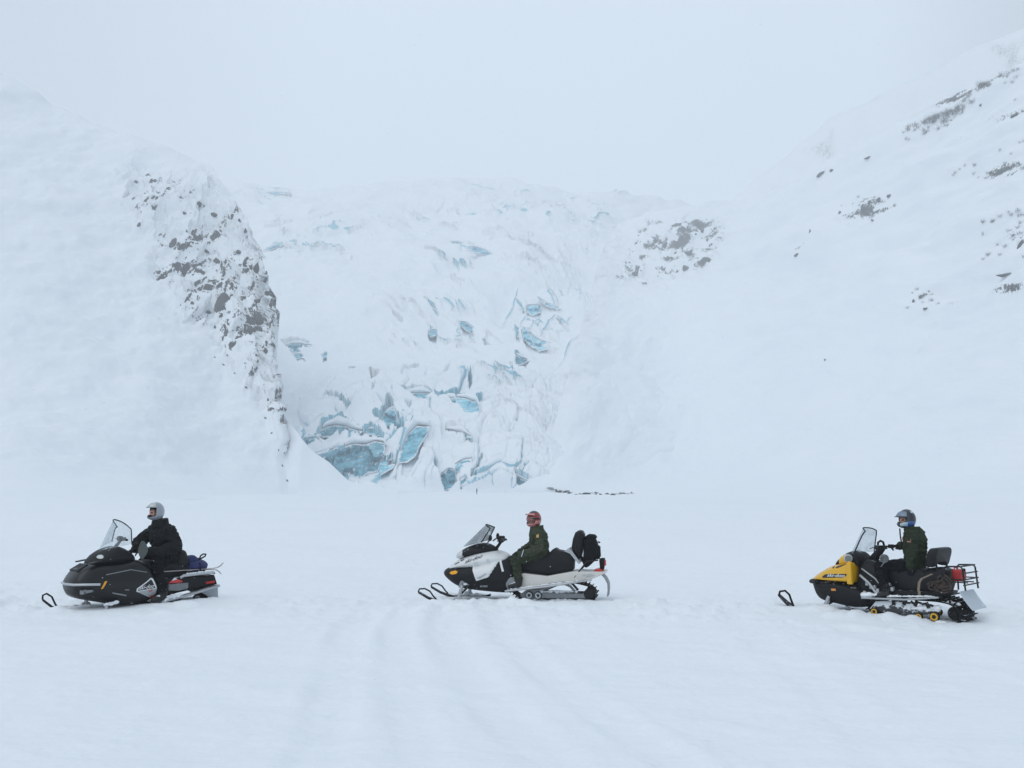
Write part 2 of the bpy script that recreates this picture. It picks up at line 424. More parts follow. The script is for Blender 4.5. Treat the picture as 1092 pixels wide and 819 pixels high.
def normals(P):
    du = np.gradient(P, axis=1); dv = np.gradient(P, axis=0)
    n = np.cross(du, dv); n /= np.linalg.norm(n, axis=-1, keepdims=True) + 1e-9
    return n

def landform(xs, foot, crest, foot_y, crest_y, nq, shape=1.0, back=8, back_len=250., back_drop=.03, adjust=None, warp=None):
    """rows of bearings xs; every column climbs from the valley floor at distance foot(x) to its crest at crest(x); behind the crest it runs on"""
    q = np.linspace(0, 1, nq)[:, None]; x = xs[None, :]
    yf = foot_y; D0 = foot(xs)[None, :]; D1 = crest(xs)[None, :]
    yb = HORIZON + F * EYE / D0 + 2; yt = np.minimum(crest_y(xs)[None, :], yb - 2)
    y = yb + (yt - yb) * q; D = D0 + (D1 - D0) * q ** shape
    x = np.broadcast_to(x, y.shape)
    if adjust: D = adjust(x, y, D); D1 = D[-1:]
    sx, sz = sight(warp(x, y) if warp else x, y)
    P = np.stack([sx * D, D, EYE + sz * D], -1)
    under = P[:1].copy(); under[..., 2] -= 25; under[..., 1] -= 12          # skirt running down below the floor
    rows = [under, P]
    for k in range(1, back + 1):
        t = k / back; b = P[-1:].copy(); b[..., 1] += back_len * t; b[..., 0] *= (D1[0] + back_len * t) / D1[0]
        b[..., 2] -= back_len * t * back_drop + 3 * (1 - math.exp(-4 * t))
        rows.append(b)
    return P, y, D, rows

# ---- valley floor: real tracks, drifts and sastrugi near the eye
def seg_dist(X, Y, path):
    best = np.full(X.shape, 1e9)
    for (ax, ay), (bx, by) in zip(path[:-1], path[1:]):
        dx, dy = bx - ax, by - ay; L2 = dx * dx + dy * dy
        t = np.clip(((X - ax) * dx + (Y - ay) * dy) / L2, 0, 1)
        best = np.minimum(best, np.hypot(X - ax - t * dx, Y - ay - t * dy))
    return best

TRACKS = [  # centre lines of old sled tracks, metres
    ([(-2.3, 16.2), (-2.2, 13.6), (-1.75, 10.0), (-1.35, 7.0), (-1.05, 4.0)], .22, .075),
    ([(-1.7, 16.0), (-1.55, 13.4), (-1.05, 10.0), (-.55, 7.0), (-.2, 4.0)], .2, .05),
    ([(-1.0, 16.6), (-.9, 13.6), (-.35, 10.4), (.35, 7.2), (1.0, 4.0)], .24, .07),
    ([(-.3, 16.4), (-.1, 13.6), (.5, 10.4), (1.3, 7.2), (2.1, 4.0)], .2, .055),
    ([(-7.0, 13.2), (-4.5, 14.2), (-2.0, 15.4), (1.0, 16.9)], .2, .04),
    ([(-6.0, 10.2), (-3.5, 11.6), (-1.0, 13.4), (1.5, 15.8)], .2, .04),
    ([(3.4, 15.6), (3.2, 12.5), (3.0, 9.0), (2.6, 5.0)], .25, .04),
    ([(4.6, 14.6), (5.6, 11.6), (6.4, 8.0)], .25, .035),
    ([(-5.5, 18.45), (-2.5, 20.6), (3, 23.5), (10, 26)], .24, .10),
    ([(1.5, 18.1), (4.5, 17.7), (9., 17.2), (16., 17.)], .22, .09),
    ([(7.0, 15.1), (8.6, 13.8), (10.5, 12.6), (14., 11.)], .28, .11),
    ([(-14., 18.5), (-8.5, 18.4), (-4.0, 18.7), (0, 18.5), (4, 18.6), (9, 15.5), (16, 12)], .5, .05),
]
MOUNDS = [(-7.35, 16.25, .22, .10), (5.0, 16.3, .3, .08), (5.35, 15.85, .25, .07), (5.75, 15.45, .2, .09), (6.02, 15.25, .16, .08), (-5.9, 17.3, .4, .04), (-5.5, 17.8, .3, .05), (-.1, 17.75, .3, .05)]

def ground_z(X, Y):
    X = np.asarray(X, float); Y = np.asarray(Y, float)
    d = np.hypot(X, Y)
    z = .05 * fbm(X * .18, Y * .3, octv=3, seed=3) * np.clip(d / 12, .4, 3)
    z = z + .016 * fbm(X * .9 + 3, Y * 2.0, octv=4, seed=5)
    band = np.exp(-((Y - 16.6 + .12 * X) / 1.8) ** 2) + .25
    churn = np.maximum(0, fbm(X * 2.2, Y * 3.2, octv=4, seed=9, gain=.6))
    z = z + band * churn * .06
    clod = np.maximum(0, vnoise(X * 6, Y * 6, seed=31) - .25)
    z = z + band * clod * .05 * (vnoise(X * .5, Y * .5, seed=33) > 0)
    for path, w, dep in TRACKS:
        d2 = seg_dist(X, Y, path)
        brk = .65 + .5 * vnoise(X * .9, Y * .9, seed=41)
        dep = dep * .55
        z = z - dep * brk * np.exp(-(d2 / w) ** 4) + dep * .45 * brk * np.exp(-((d2 - w * 1.5) / (w * .5)) ** 2)
    for cx, cy, a_ in ((-6.5, 17.5, 46), (0.1, 18.3, -9), (6.05, 16., -48)):
        c_, s_ = math.cos(R(a_)), math.sin(R(a_)); uu = (X - cx) * c_ + (Y - cy) * s_; vv = -(X - cx) * s_ + (Y - cy) * c_
        m_ = np.exp(-((uu / 1.9) ** 2 + (vv / .75) ** 2) ** 2); z = z * (1 - .85 * m_) - .0 * m_
    for mx, my, w, h in MOUNDS:
        z = z + h * np.exp(-(((X - mx) / w) ** 2 + ((Y - my) / w) ** 2)) * (1 + .35 * vnoise(X * 7, Y * 7, seed=51))
    z = z + np.clip((Y - 60) / 300, 0, 2) * .8 * fbm(X * .02, Y * .02, octv=3, seed=71)
    return z

def valley_floor():
    near = 2 * F / (np.arange(900, 528, -1.0) - HORIZON + 0.0)
    ys = np.concatenate([np.linspace(-60, 4.6, 26), 2 * F / np.linspace(960, 905, 22)*1.0 * 0 + np.linspace(4.65, 5.5, 22), near[near > 5.55], np.linspace(270, 1300, 30)])
    ys = np.unique(np.round(ys, 4))
    A = np.linspace(-1.0, 1.0, 840)
    Y = np.broadcast_to(ys[:, None], (len(ys), len(A))).copy(); X = A[None, :] * np.hypot(Y, 7)
    return sheet_object('snow_field', X, Y, ground_z(X, Y), M['snow_field'])
FLOOR, FLOOR_T = valley_floor()

# ---- rocky hill on the left, with its snow apron
def left_hill():
    xs = np.concatenate([np.linspace(-480, -40, 60), np.linspace(-38, 140, 110), np.linspace(141, 284, 190), np.linspace(284.3, 303, 70), np.linspace(303.6, 424, 90)])
    crest_y = curve([(-480, -90), (-350, -40), (0, 82), (60, 110), (120, 140), (190, 166), (230, 181), (250, 211), (268, 243), (285, 290), (293, 335), (296, 380), (298, 432), (302, 447), (318, 467), (335, 483), (350, 492), (372, 513), (424, 524)], 4)
    foot = curve([(-480, 20), (-350, 26), (0, 55), (150, 140), (295, 285), (305, 300), (424, 322)], 14)
    crest = curve([(-480, 330), (0, 420), (230, 420), (285, 372), (298, 340), (312, 322), (424, 327)], 8)
    def ragged(x, y):                                      # the cliff edge and the ridge below it wander
        g = np.exp(-((x - 299) / 20.) ** 2)
        return x + g * (sstep(380, 520, y) * 9 - 2 + 3.2 * vnoise(y / 26., x * 0, seed=131) + 1.5 * vnoise(y / 9., x * .05, seed=133))
    P, y, D, rows = landform(xs, foot, crest, None, crest_y, 300, .5, 7, 220., .10, None, ragged)
    x = np.broadcast_to(xs[None, :], y.shape)
    n = normals(P)
    X, Yw, Z = P[..., 0], P[..., 1], P[..., 2]
    fade = sstep(0, .12, (HORIZON + 8 - y) / 400) * (1 - .8 * sstep(298, 306, x))
    soft = 3.0 * fbm(X * .022, Z * .03, Yw * .012, 4, 101) + 1.0 * fbm(X * .11, Z * .16, Yw * .06, 4, 103)
    # rock face between the snow ramp and the skyline
    ramp = np.interp(x, [120, 150, 195, 240, 285, 300], [205, 240, 330, 372, 425, 470])      # lower edge of the cliff band
    face = sstep(118, 165, x + 18 * fbm(X * .05, Z * .05, octv=3, seed=105)) * sstep(ramp + 22, ramp - 12, y + 16 * fbm(X * .06, Z * .08, octv=3, seed=107)) * (1 - sstep(297, 303, x))
    top = sstep(6, 44, y - crest_y(x) + 14 * fbm(X * .07, Z * .05, octv=2, seed=108) + np.clip(x - 235, 0, 50) * .8)
    face = face * top
    lower = sstep(275, 292, x) * sstep(360, 400, y) * (1 - sstep(299, 303, x)) * sstep(520, 470, y)
    f1, f2, idv, tx, ty = worley(X * .16 + .5 * fbm(X * .1, Z * .1, octv=3, seed=110), Z * .11 + .4 * fbm(X * .1, Z * .1, octv=3, seed=111), 112)
    g1, g2, gid, gx, gy = worley(X * .42 + .3 * fbm(X * .3, Z * .3, octv=2, seed=113), Z * .30 + .5, 114)
    chunk = (idv - .5) * 5. + (tx * (idv - .5) + ty) * 3.2 + (gid - .5) * 1.7 + gy * 1.1
    disp = soft * fade * (1 - .7 * sstep(285, 300, x)) + face * chunk * .75
    Q = P + n * disp[..., None]
    n2 = normals(Q)
    steep = 1 - np.abs(n2[..., 2])
    us, vs_ = X * .55 + Z * .83, Z * .55 - X * .83             # strata lean with the cliff edge
    spots = fbm(us * .07, vs_ * .26, octv=5, seed=120, gain=.64)
    rock = face * (np.clip((steep - .60) * 1.6, -.4, .5) + spots * .62 + .34 * fbm(X * .035, Z * .04, octv=2, seed=123) - .13 + .08 * sstep(262, 288, x)) 
    rock = np.clip(rock + .02, 0, 1)
    rows[1] = Q
    for k in range(2, len(rows)):
        rows[k] = rows[k] + n[-1:] * disp[-1:, :, None] * (1 - (k - 1) / len(rows))
    allp = np.concatenate(rows, 0)
    rk = np.concatenate([rock[:1] * 0, rock] + [rock[-1:] * 0] * (len(rows) - 2), 0)
    return sheet_object('snowy_hill', allp[..., 0], allp[..., 1], allp[..., 2], M['snow_hill'], ('rock', rk))
HILL, HILL_T = left_hill()

# ---- outlines of the blue ice walls (bearing / elevation)
def zc(l, x0, y0, s): return [(x0 + a / s, y0 + b / s) for a, b in l]
c1 = lambda l: zc(l, 300, 380, 5.461); c2 = lambda l: zc(l, 440, 380, 5.461); c3 = lambda l: zc(l, 250, 190, 4.095); c4 = lambda l: zc(l, 440, 190, 4.095)
ICE = [
    (c1([(170, 585), (190, 562), (260, 548), (300, 525), (350, 520), (400, 500), (470, 505), (520, 488), (588, 500), (596, 560), (572, 600), (585, 640), (570, 672), (505, 690), (480, 712), (410, 738), (330, 720), (240, 660)]), 'ice_deep', 'largest dark blue ice wall, hollowed under the snow at the glacier foot', dict(lean=-.10, cap=1.5, rough=1.3, at=331)),
    (c1([(198, 440), (240, 405), (300, 394), (360, 402), (420, 425), (480, 440), (470, 452), (400, 458), (320, 470), (235, 472)]), 'ice_deep', 'long dark lens of ice below a thick snow lip, above the largest ice wall', dict(lean=-.15, cap=1.7, at=336)),
    (c1([(485, 430), (520, 420), (560, 440), (598, 455), (590, 465), (520, 458), (488, 450)]), 'ice', 'thin blue ice sliver at the right end of the snow lip', dict(cap=.9, at=336)),
    (c1([(108, 492), (150, 475), (215, 470), (226, 488), (180, 512), (135, 530)]), 'ice_deep', 'small dark ice hollow beside the hill foot, left of the largest ice wall', dict(cap=1.1, at=333)),
    (c1([(240, 322), (300, 300), (360, 305), (410, 335), (395, 338), (340, 318), (290, 312), (250, 328)]), 'ice', 'narrow arched ice crack high over the dark lens of ice', dict(cap=1., at=342)),
    (c1([(585, 345), (610, 300), (632, 284), (650, 300), (660, 340), (690, 390), (712, 432), (650, 428), (625, 440), (590, 412), (545, 398), (530, 385), (580, 375)]), 'ice', 'pointed light blue ice spire standing above the largest ice wall', dict(lean=.12, cap=.4, at=337, depth=6)),
    (c1([(765, 392), (850, 398), (838, 450), (805, 525), (785, 590), (745, 622), (695, 628), (690, 600), (705, 520), (722, 450)]), 'ice', 'tall smooth blue ice pillar under a round snow cap', dict(lean=.10, cap=2.4, rough=.5, at=331)),
    (c1([(600, 560), (625, 540), (650, 600), (615, 605), (605, 640), (660, 625), (655, 655), (612, 680), (580, 700), (568, 620)]), 'ice_pale', 'jagged pale ice shards between the largest wall and the tall pillar', dict(lean=.15, cap=.4, at=330, depth=4)),
    (c1([(705, 228), (770, 208), (850, 205), (885, 225), (870, 242), (815, 268), (720, 268)]), 'ice', 'wide low blue ice wall with a dark crack below a flat snow shelf', dict(cap=1.3, at=346)),
    (c1([(722, 292), (755, 290), (758, 315), (745, 340), (725, 322)]), 'ice_pale', 'tiny pale ice block beside the pointed ice spire', dict(cap=.5, at=342)),
    (c1([(540, 220), (560, 212), (548, 262), (528, 275)]), 'ice', 'thin upright ice sliver above the pointed spire', dict(cap=.4, at=350, depth=4)),
    (c1([(395, 60), (425, 52), (436, 80), (425, 125), (400, 110)]), 'ice_pale', 'pale upright ice notch in smooth snow, left middle of the icefall', dict(cap=.7, at=372)),
    (c1([(512, 148), (545, 155), (580, 160), (560, 178), (525, 185)]), 'ice', 'small triangular ice patch above the thin upright sliver', dict(cap=.5, at=362)),
    (c1([(722, 103), (765, 75), (800, 68), (795, 88), (760, 110), (735, 120)]), 'ice', 'small slanted ice patch alone in smooth snow above the ice walls', dict(cap=.6, at=368)),
    (c2([(130, 245), (190, 240), (240, 235), (258, 290), (270, 338), (230, 312), (200, 280), (140, 262)]), 'ice', 'shaded grey blue ice wall left of the broad bright wall', dict(cap=.9, at=343)),
    (c2([(243, 225), (290, 230), (345, 252), (400, 255), (418, 290), (430, 322), (378, 312), (400, 350), (408, 385), (335, 390), (300, 368), (270, 330), (250, 280)]), 'ice_pale', 'broad bright turquoise ice wall right of centre at the icefall', dict(lean=.1, cap=1.3, rough=.7, at=341)),
    (c2([(155, 690), (205, 650), (245, 660), (255, 720), (235, 765), (190, 785), (170, 740)]), 'ice_deep', 'grey cracked ice boulder at the very foot of the glacier', dict(lean=.2, cap=.8, at=327, depth=6)),
    (c2([(250, 625), (290, 600), (345, 592), (330, 625), (285, 650), (270, 680), (255, 670)]), 'ice', 'small blue ice ledge above the grey cracked boulder', dict(cap=.8, at=330, depth=5)),
    (c2([(345, 690), (365, 665), (412, 640), (388, 690), (362, 728), (342, 720)]), 'ice', 'leaf shaped blue ice slab near the glacier foot', dict(cap=.5, at=329, depth=4)),
    (c2([(278, 710), (310, 705), (325, 735), (300, 750), (275, 772)]), 'ice', 'little blue ice lump beside the grey cracked boulder', dict(cap=.5, at=327, depth=4)),
    (c2([(588, 685), (640, 715), (690, 735), (703, 765), (680, 780), (640, 762), (612, 755)]), 'ice_deep', 'outermost grey blue ice lump at the glacier foot toward the right slope', dict(cap=.6, at=329, depth=5)),
    (c2([(185, 420), (240, 430), (300, 445), (345, 470), (355, 500), (335, 495), (290, 462), (230, 447), (190, 440)]), 'ice', 'curved grey ice crack below the broad turquoise wall', dict(cap=1., at=335)),
    (c2([(328, 135), (338, 135), (346, 190), (330, 195)]), 'ice_deep', 'dark vertical ice slit above the broad turquoise wall', dict(cap=.3, at=350, depth=4)),
    (c3([(205, 735), (245, 715), (325, 720), (300, 745), (262, 768), (230, 755)]), 'ice_deep', 'dark teal ice hole beside the hill cliff', dict(cap=.9, at=372)),
    (c3([(240, 772), (285, 762), (305, 785), (270, 790)]), 'ice', 'small flat ice patch under the dark teal hole', dict(cap=.6, at=370)),
    (c3([(383, 760), (398, 752), (402, 780), (388, 792)]), 'ice', 'tiny ice dot right of the dark teal hole', dict(cap=.4, at=374, depth=4)),
    (c3([(470, 432), (500, 428), (512, 440), (490, 447)]), 'ice_deep', 'tiny dark ice notch in the smooth upper left snow', dict(cap=.5, at=520)),
    (c3([(690, 622), (735, 640), (732, 650), (700, 635)]), 'ice', 'thin ice streak above the row of slanted patches', dict(cap=.5, at=420)),
    (c3([(110, 325), (150, 303), (210, 278), (216, 290), (160, 312), (115, 332)]), 'ice_pale', 'long pale blue crevasse beside the hill skyline', dict(cap=.8, at=560)),
    (c3([(228, 282), (262, 266), (272, 275), (235, 292)]), 'ice_pale', 'short pale crevasse at the end of the long one by the hill', dict(cap=.7, at=575)),
    (c3([(140, 62), (180, 60), (250, 65), (200, 70), (160, 74)]), 'ice_pale', 'faint pale blue ice streak just below the glacier skyline', dict(cap=.8, at=860)),
    (c4([(163, 276), (200, 278), (235, 290), (215, 302), (180, 297)]), 'ice', 'bright blue head of the long upper crevasse', dict(cap=1., at=560)),
    (c4([(228, 303), (270, 296), (315, 312), (350, 335), (395, 362), (360, 358), (320, 335), (270, 320)]), 'ice_pale', 'long curved blue crevasse in the upper icefall', dict(cap=1.1, at=545)),
    (c4([(500, 150), (520, 143), (532, 158), (510, 165)]), 'ice_pale', 'single pale blue ice dot high on the glacier', dict(cap=.8, at=760)),
    (c4([(45, 537), (80, 562), (122, 600), (112, 606), (75, 575)]), 'ice', 'narrow slanted crevasse left of the oval ice patch', dict(cap=.7, at=425)),
    (c4([(68, 675), (85, 652), (105, 655), (100, 690), (78, 697)]), 'ice', 'small squarish blue ice patch under the narrow slanted crevasse', dict(cap=.6, at=400)),
    (c4([(195, 612), (230, 620), (270, 655), (265, 690), (235, 668), (208, 640)]), 'ice', 'oval slanted blue ice patch in the middle of the icefall', dict(cap=.7, at=410)),
    (c4([(300, 692), (330, 712), (345, 722), (315, 714)]), 'ice_deep', 'thin dark ice crack below the oval slanted patch', dict(cap=.4, at=400, depth=4)),
    (c4([(500, 545), (555, 540), (565, 585), (520, 610), (500, 590)]), 'ice_pale', 'pale frosted ice face above the fan of tall blue ice', dict(cap=.8, at=425)),
    (c4([(442, 625), (462, 640), (472, 705), (455, 700)]), 'ice', 'leftmost narrow blade of the fan of tall blue ice', dict(cap=.6, at=402, depth=5)),
    (c4([(475, 628), (498, 640), (515, 690), (545, 760), (520, 750), (485, 705)]), 'ice_pale', 'second bright blade of the fan of tall blue ice', dict(cap=.6, at=400, depth=5)),
    (c4([(502, 640), (530, 680), (560, 705), (640, 735), (600, 752), (548, 768), (520, 710)]), 'ice_pale', 'broad swept wing of the fan of tall blue ice', dict(cap=.8, at=398, depth=5)),
    (c4([(448, 755), (470, 775), (515, 790), (490, 808), (465, 820), (450, 815)]), 'ice_deep', 'dark ice hollow under the fan of tall blue ice', dict(cap=.7, at=394)),
    (c4([(540, 510), (585, 545), (650, 568), (630, 576), (580, 556)]), 'ice_pale', 'upper streak of the two long crevasses right of the fan', dict(cap=.7, at=455)),
    (c4([(632, 585), (665, 620), (692, 655), (680, 655), (645, 615)]), 'ice_pale', 'lower streak of the two long crevasses right of the fan', dict(cap=.6, at=440)),
    (c4([(445, 515), (470, 540), (492, 585), (480, 578), (458, 545)]), 'ice_pale', 'slim curved ice streak above the leftmost blade', dict(cap=.5, at=435, depth=5)),
]

# ---- glacier tongue and icefall
def inside(x, y, poly):
    r = np.zeros(x.shape, bool); n = len(poly)
    for i in range(n):
        (x1, y1), (x2, y2) = poly[i], poly[(i + 1) % n]
        if y1 == y2: continue
        r ^= ((y1 > y) != (y2 > y)) & (x < (x2 - x1) * (y - y1) / (y2 - y1) + x1)
    return r
def glacier():
    xs = np.concatenate([np.linspace(190, 290, 60), np.linspace(290.6, 640, 500), np.linspace(641, 820, 120)])
    crest_y = curve([(190, 186), (250, 190), (300, 201), (350, 203), (450, 197), (520, 194), (580, 198), (650, 206), (700, 213), (760, 224), (820, 236)])
    foot = curve([(190, 345), (310, 338), (430, 330), (560, 334), (600, 340), (640, 360), (720, 430), (820, 500)])
    crest = curve([(190, 1000), (640, 1000), (820, 1150)])
    nq = 430
    P, y, D, rows = landform(xs, foot, crest, None, crest_y, nq, 1.75, 10, 900., -.02)
    x = np.broadcast_to(xs[None, :], y.shape); n = normals(P)
    X, Yw, Z = P[..., 0], P[..., 1], P[..., 2]
    fade = sstep(0, 14, 524 - y)
    s = D / 340.                                           # far forms are seen smaller
    soft = 6.5 * fbm(X * .016, Z * .028, octv=4, seed=201) + 1.4 * fbm(X * .07, Z * .12, octv=4, seed=203)
    for bx, by, rx, ry, hh in ((400, 335, 80, 34, 9), (330, 300, 60, 26, 6), (525, 395, 55, 22, 8), (375, 432, 75, 13, 6), (480, 285, 110, 20, 7), (505, 455, 50, 18, 5), (560, 300, 45, 22, 6), (430, 395, 60, 16, 5), (350, 245, 90, 16, 7), (560, 238, 90, 14, 7)):
        yy = (y - by + (x - bx) * .12) / ry; soft = soft + hh * np.exp(-((x - bx) / rx) ** 2) * np.where(yy < 0, np.exp(-(yy / 1.6) ** 2), np.exp(-(yy * 1.5) ** 4))   # shelves: slow rise, abrupt front
    # broken zone at the snout
    wx = 6 * fbm(X * .05, Z * .05, octv=3, seed=211); wz = 5 * fbm(X * .05, Z * .05, octv=3, seed=212)
    m_lo = sstep(300, 322, x) * sstep(612, 572, x + (y - 460) * .12) * sstep(382, 425, y + 16 * fbm(X * .04, Z * .05, octv=2, seed=215) - 20 * sstep(420, 300, x))
    f1, f2, idv, tx, ty = worley((X + wx) * .066, (Z + wz) * .115, 220)
    g1, g2, gid, gx, gy = worley((X + wx) * .20, (Z + wz) * .30, 222)
    gap = np.exp(-((f2 - f1) / .07) ** 2); gap2 = np.exp(-((g2 - g1) / .09) ** 2)
    jumble = (.45 + .4 * sstep(395, 450, x + .3 * (y - 470))) * (1 - .35 * sstep(490, 560, x))
    lo = jumble * ((idv - .45) * 6 + (ty * 3.4 + tx * (idv - .5) * 3) - gap * 2.2 + (gid - .5) * (1.1 + 1.0 * sstep(470, 520, x)) - gap2 * (.5 + .5 * sstep(470, 520, x))) + (1 - jumble) * 4.5 * np.mod((Z + wz * 1.4 + X * .12) / 8., 1.) ** 2
    # smooth bulge with ogive steps on the right
    m_r = sstep(520, 548, x) * sstep(640, 600, x) * sstep(280, 312, y) * sstep(430, 395, y)
    fan = (x - 545) * .9 + (y - 380) * .55 + 5 * fbm(X * .04, Z * .04, octv=2, seed=231)
    rp = np.mod(fan / 17., 1.0)
    m_fan = m_r * rp ** 2 * 1.4 * sstep(-.2, .4, fbm(X * .05, Z * .05, octv=3, seed=233))
    # crevasse bands of the upper icefall
    iceb = np.zeros(x.shape)
    def bands(cx, cy, rx, ry, per, ang, seed, amp):
        nonlocal iceb
        w = np.exp(-(((x - cx) / rx) ** 2 + ((y - cy) / ry) ** 2) ** 2)
        c, sn = math.cos(R(ang)), math.sin(R(ang))
        u = (x - cx) * c + (y - cy) * sn; v = -(x - cx) * sn + (y - cy) * c
        ph = v / per + 1.3 * fbm(u / 42, v / 14, octv=3, seed=seed)
        saw = np.mod(ph, 1.0); brk = sstep(-.15, .35, fbm(u / 26, v / 8, octv=3, seed=seed + 3))
        iceb = np.maximum(iceb, w * brk * sstep(.70, .90, saw))
        return w * brk * saw ** 2 * amp * 1.15
    up = bands(350, 262, 85, 26, 9, -10, 301, 5.5) + bands(500, 240, 120, 24, 8, 8, 311, 4.0) + bands(520, 285, 80, 26, 15, 22, 321, 6.) + bands(300, 205, 60, 14, 6, 4, 331, 4.) \
        + bands(610, 232, 90, 26, 8, 14, 341, 3.5) + bands(560, 205, 150, 10, 5, 2, 345, 3.) + bands(470, 345, 70, 34, 16, 30, 351, 3.2) + bands(585, 325, 34, 40, 11, 48, 361, 3.2) + bands(620, 290, 30, 45, 12, 68, 365, 2.) \
        + bands(555, 405, 60, 16, 7, 12, 371, 3.0) + bands(560, 450, 40, 40, 9, 20, 375, 2.0)
    disp = fade * (soft + m_lo * lo + m_fan + up)
    base = P + n * (fade * (soft * .5))[..., None]
    global GLACIER_BASE
    GLACIER_BASE = BVHTree.FromPolygons(base.reshape(-1, 3).tolist(), grid_faces(base.shape[1], base.shape[0]).tolist())
    for outl, mk, lab, kw in ICE:                          # hollows that the ice walls stand in
        if min(p[1] for p in outl) < 320: continue
        a0, a1, b0, b1 = min(p[0] for p in outl) - 2, max(p[0] for p in outl) + 2, min(p[1] for p in outl) - 2, max(p[1] for p in outl) + 2
        wob = 1.0 * vnoise(x * .35, y * .35, seed=371)
        box = (x > a0) & (x < a1) & (y > b0) & (y < b1)
        hole = box & inside(x + wob, y + wob, outl)
        disp = np.where(hole, -7., disp)
    Q = P + n * disp[..., None] * np.array([.35, 1., .8])
    n2 = normals(Q)
    steep = sstep(.30, .03, n2[..., 2])                    # walls and overhangs
    tint = fbm(X * .05, Z * .07, octv=4, seed=401)
    ice = m_lo * np.clip(steep * .42 + gap * .44 + gap2 * .26 + tint * .30 - .08, 0, 1)
    g = np.clip(up / 4., 0, 1); crest_edge = np.clip(steep * .9, 0, 1)
    ice = np.maximum(ice, sstep(.25, .8, g) * crest_edge * (.5 + .35 * tint))
    ice = np.maximum(ice, iceb * (.58 + .25 * tint))
    ice = np.maximum(ice, m_r * sstep(.80, .95, rp) * sstep(-.1, .4, fbm(X * .05, Z * .05, octv=3, seed=233)) * (.5 + .3 * tint))
    ice = np.maximum(ice, steep * fade * (.50 + .25 * tint))
    ice = np.clip(ice, 0, .64)
    rows[1] = Q
    allp = np.concatenate(rows, 0)
    ic = np.concatenate([ice[:1] * 0, ice] + [ice[-1:] * 0] * (len(rows) - 2), 0)
    return sheet_object('glacier_terrain', allp[..., 0], allp[..., 1], allp[..., 2], M['snow_glacier'], ('ice', ic))
GLACIER, GLACIER_T = glacier()

# ---- slope on the right and the ridge lost in cloud behind it
def right_slope():
    xs = np.concatenate([np.linspace(540, 640, 110), np.linspace(641, 820, 160), np.linspace(821, 1110, 200), np.linspace(1113, 1600, 60)])
    crest_y = curve([(540, 524), (566, 512), (585, 470), (600, 425), (615, 368), (628, 315), (642, 268), (660, 242), (700, 226), (740, 216), (790, 211), (830, 199), (870, 181), (930, 150), (985, 116), (1040, 86), (1092, 66), (1300, 0), (1600, -80)], 8)
    foot = curve([(540, 330), (600, 328), (700, 270), (900, 140), (1092, 70), (1600, 30)], 70)
    crest = curve([(540, 336), (566, 345), (585, 380), (600, 425), (615, 520), (628, 630), (642, 730), (680, 770), (740, 730), (870, 600), (1092, 440), (1600, 300)], 26)
    def hug(x, y, D):                                      # the snow apron lies against the flank of the glacier and only then swings forward
        qg = np.clip((524 - y) / 316., 0, 1); Dg = 338 + 660 * qg ** 1.75 - 5
        w = sstep(585, 790, x); return Dg * (1 - w) + D * w
    P, y, D, rows = landform(xs, foot, crest, None, crest_y, 300, .5, 7, 260., .0, hug)
    x = np.broadcast_to(xs[None, :], y.shape); n = normals(P)
    X, Yw, Z = P[..., 0], P[..., 1], P[..., 2]
    fade = sstep(0, .12, (HORIZON + 8 - y) / 400) * sstep(545, 640, x)
    w = X * .8 + Z * .6; v = Z * .8 - X * .6                # ribs and gullies run down to the left
    soft = 4.6 * fbm(w * .012, v * .03, Yw * .008, 4, 501) + (1.3 + 1.6 * sstep(900, 1040, x)) * fbm(w * .05, v * .10, octv=4, seed=503)
    def step(pts, h, wd):
        xs_, ys_ = [p[0] for p in pts], [p[1] for p in pts]
        yl = np.interp(x, xs_, ys_); on = sstep(xs_[0] - 20, xs_[0] + 25, x) * (1 - sstep(xs_[-1] - 10, xs_[-1] + 30, x))
        return on * h * sstep(wd, -1.5, y - yl - wd) * sstep(-110, 0, y - yl - wd)
    soft = soft + step([(880, 455), (935, 385), (985, 330), (1040, 318), (1140, 290)], -5, 10) + step([(905, 262), (985, 240), (1092, 150)], -3, 8) + step([(960, 305), (1040, 285), (1120, 240)], -4, 7)
    m = np.exp(-(((x - 712) / 62) ** 2 + ((y - 268 + (x - 712) * .25) / 38) ** 2) ** 2)
    f1, f2, idv, tx, ty = worley(X * .15, Z * .17, 510)
    disp = fade * soft + m * ((idv - .4) * 5 + ty * 3)
    Q = P + n * disp[..., None]; n2 = normals(Q)
    spots = fbm(X * .13, Z * .15, octv=5, seed=520, gain=.62)
    rock = m * (spots * .66 + sstep(.75, .45, n2[..., 2]) * .18 + .15)
    for cx, cy, rx, ry, k in [(735, 265, 28, 8, .25), (915, 225, 34, 10, .2), (1080, 245, 24, 20, .24), (985, 318, 22, 8, .24), (1070, 290, 30, 5, .22), (1076, 118, 22, 9, .22), (1066, 172, 26, 8, .16), (1015, 98, 34, 12, .20), (1050, 84, 30, 7, .2), (880, 184, 18, 4, .25), (848, 268, 18, 5, .18)]:
        rock = np.maximum(rock, np.exp(-(((x - cx) / rx) ** 2 + ((y - cy + (x - cx) * .3) / ry) ** 2)) * (spots * .7 + k))
    rock = np.clip(rock, 0, 1)
    rows[1] = Q
    for k in range(2, len(rows)):
        rows[k] = rows[k] + n[-1:] * disp[-1:, :, None] * (1 - (k - 1) / len(rows))
    allp = np.concatenate(rows, 0); rk = np.concatenate([rock[:1] * 0, rock] + [rock[-1:] * 0] * (len(rows) - 2), 0)
    return sheet_object('mountain_slope', allp[..., 0], allp[..., 1], allp[..., 2], M['snow_hill'], ('rock', rk))
SLOPE, SLOPE_T = right_slope()

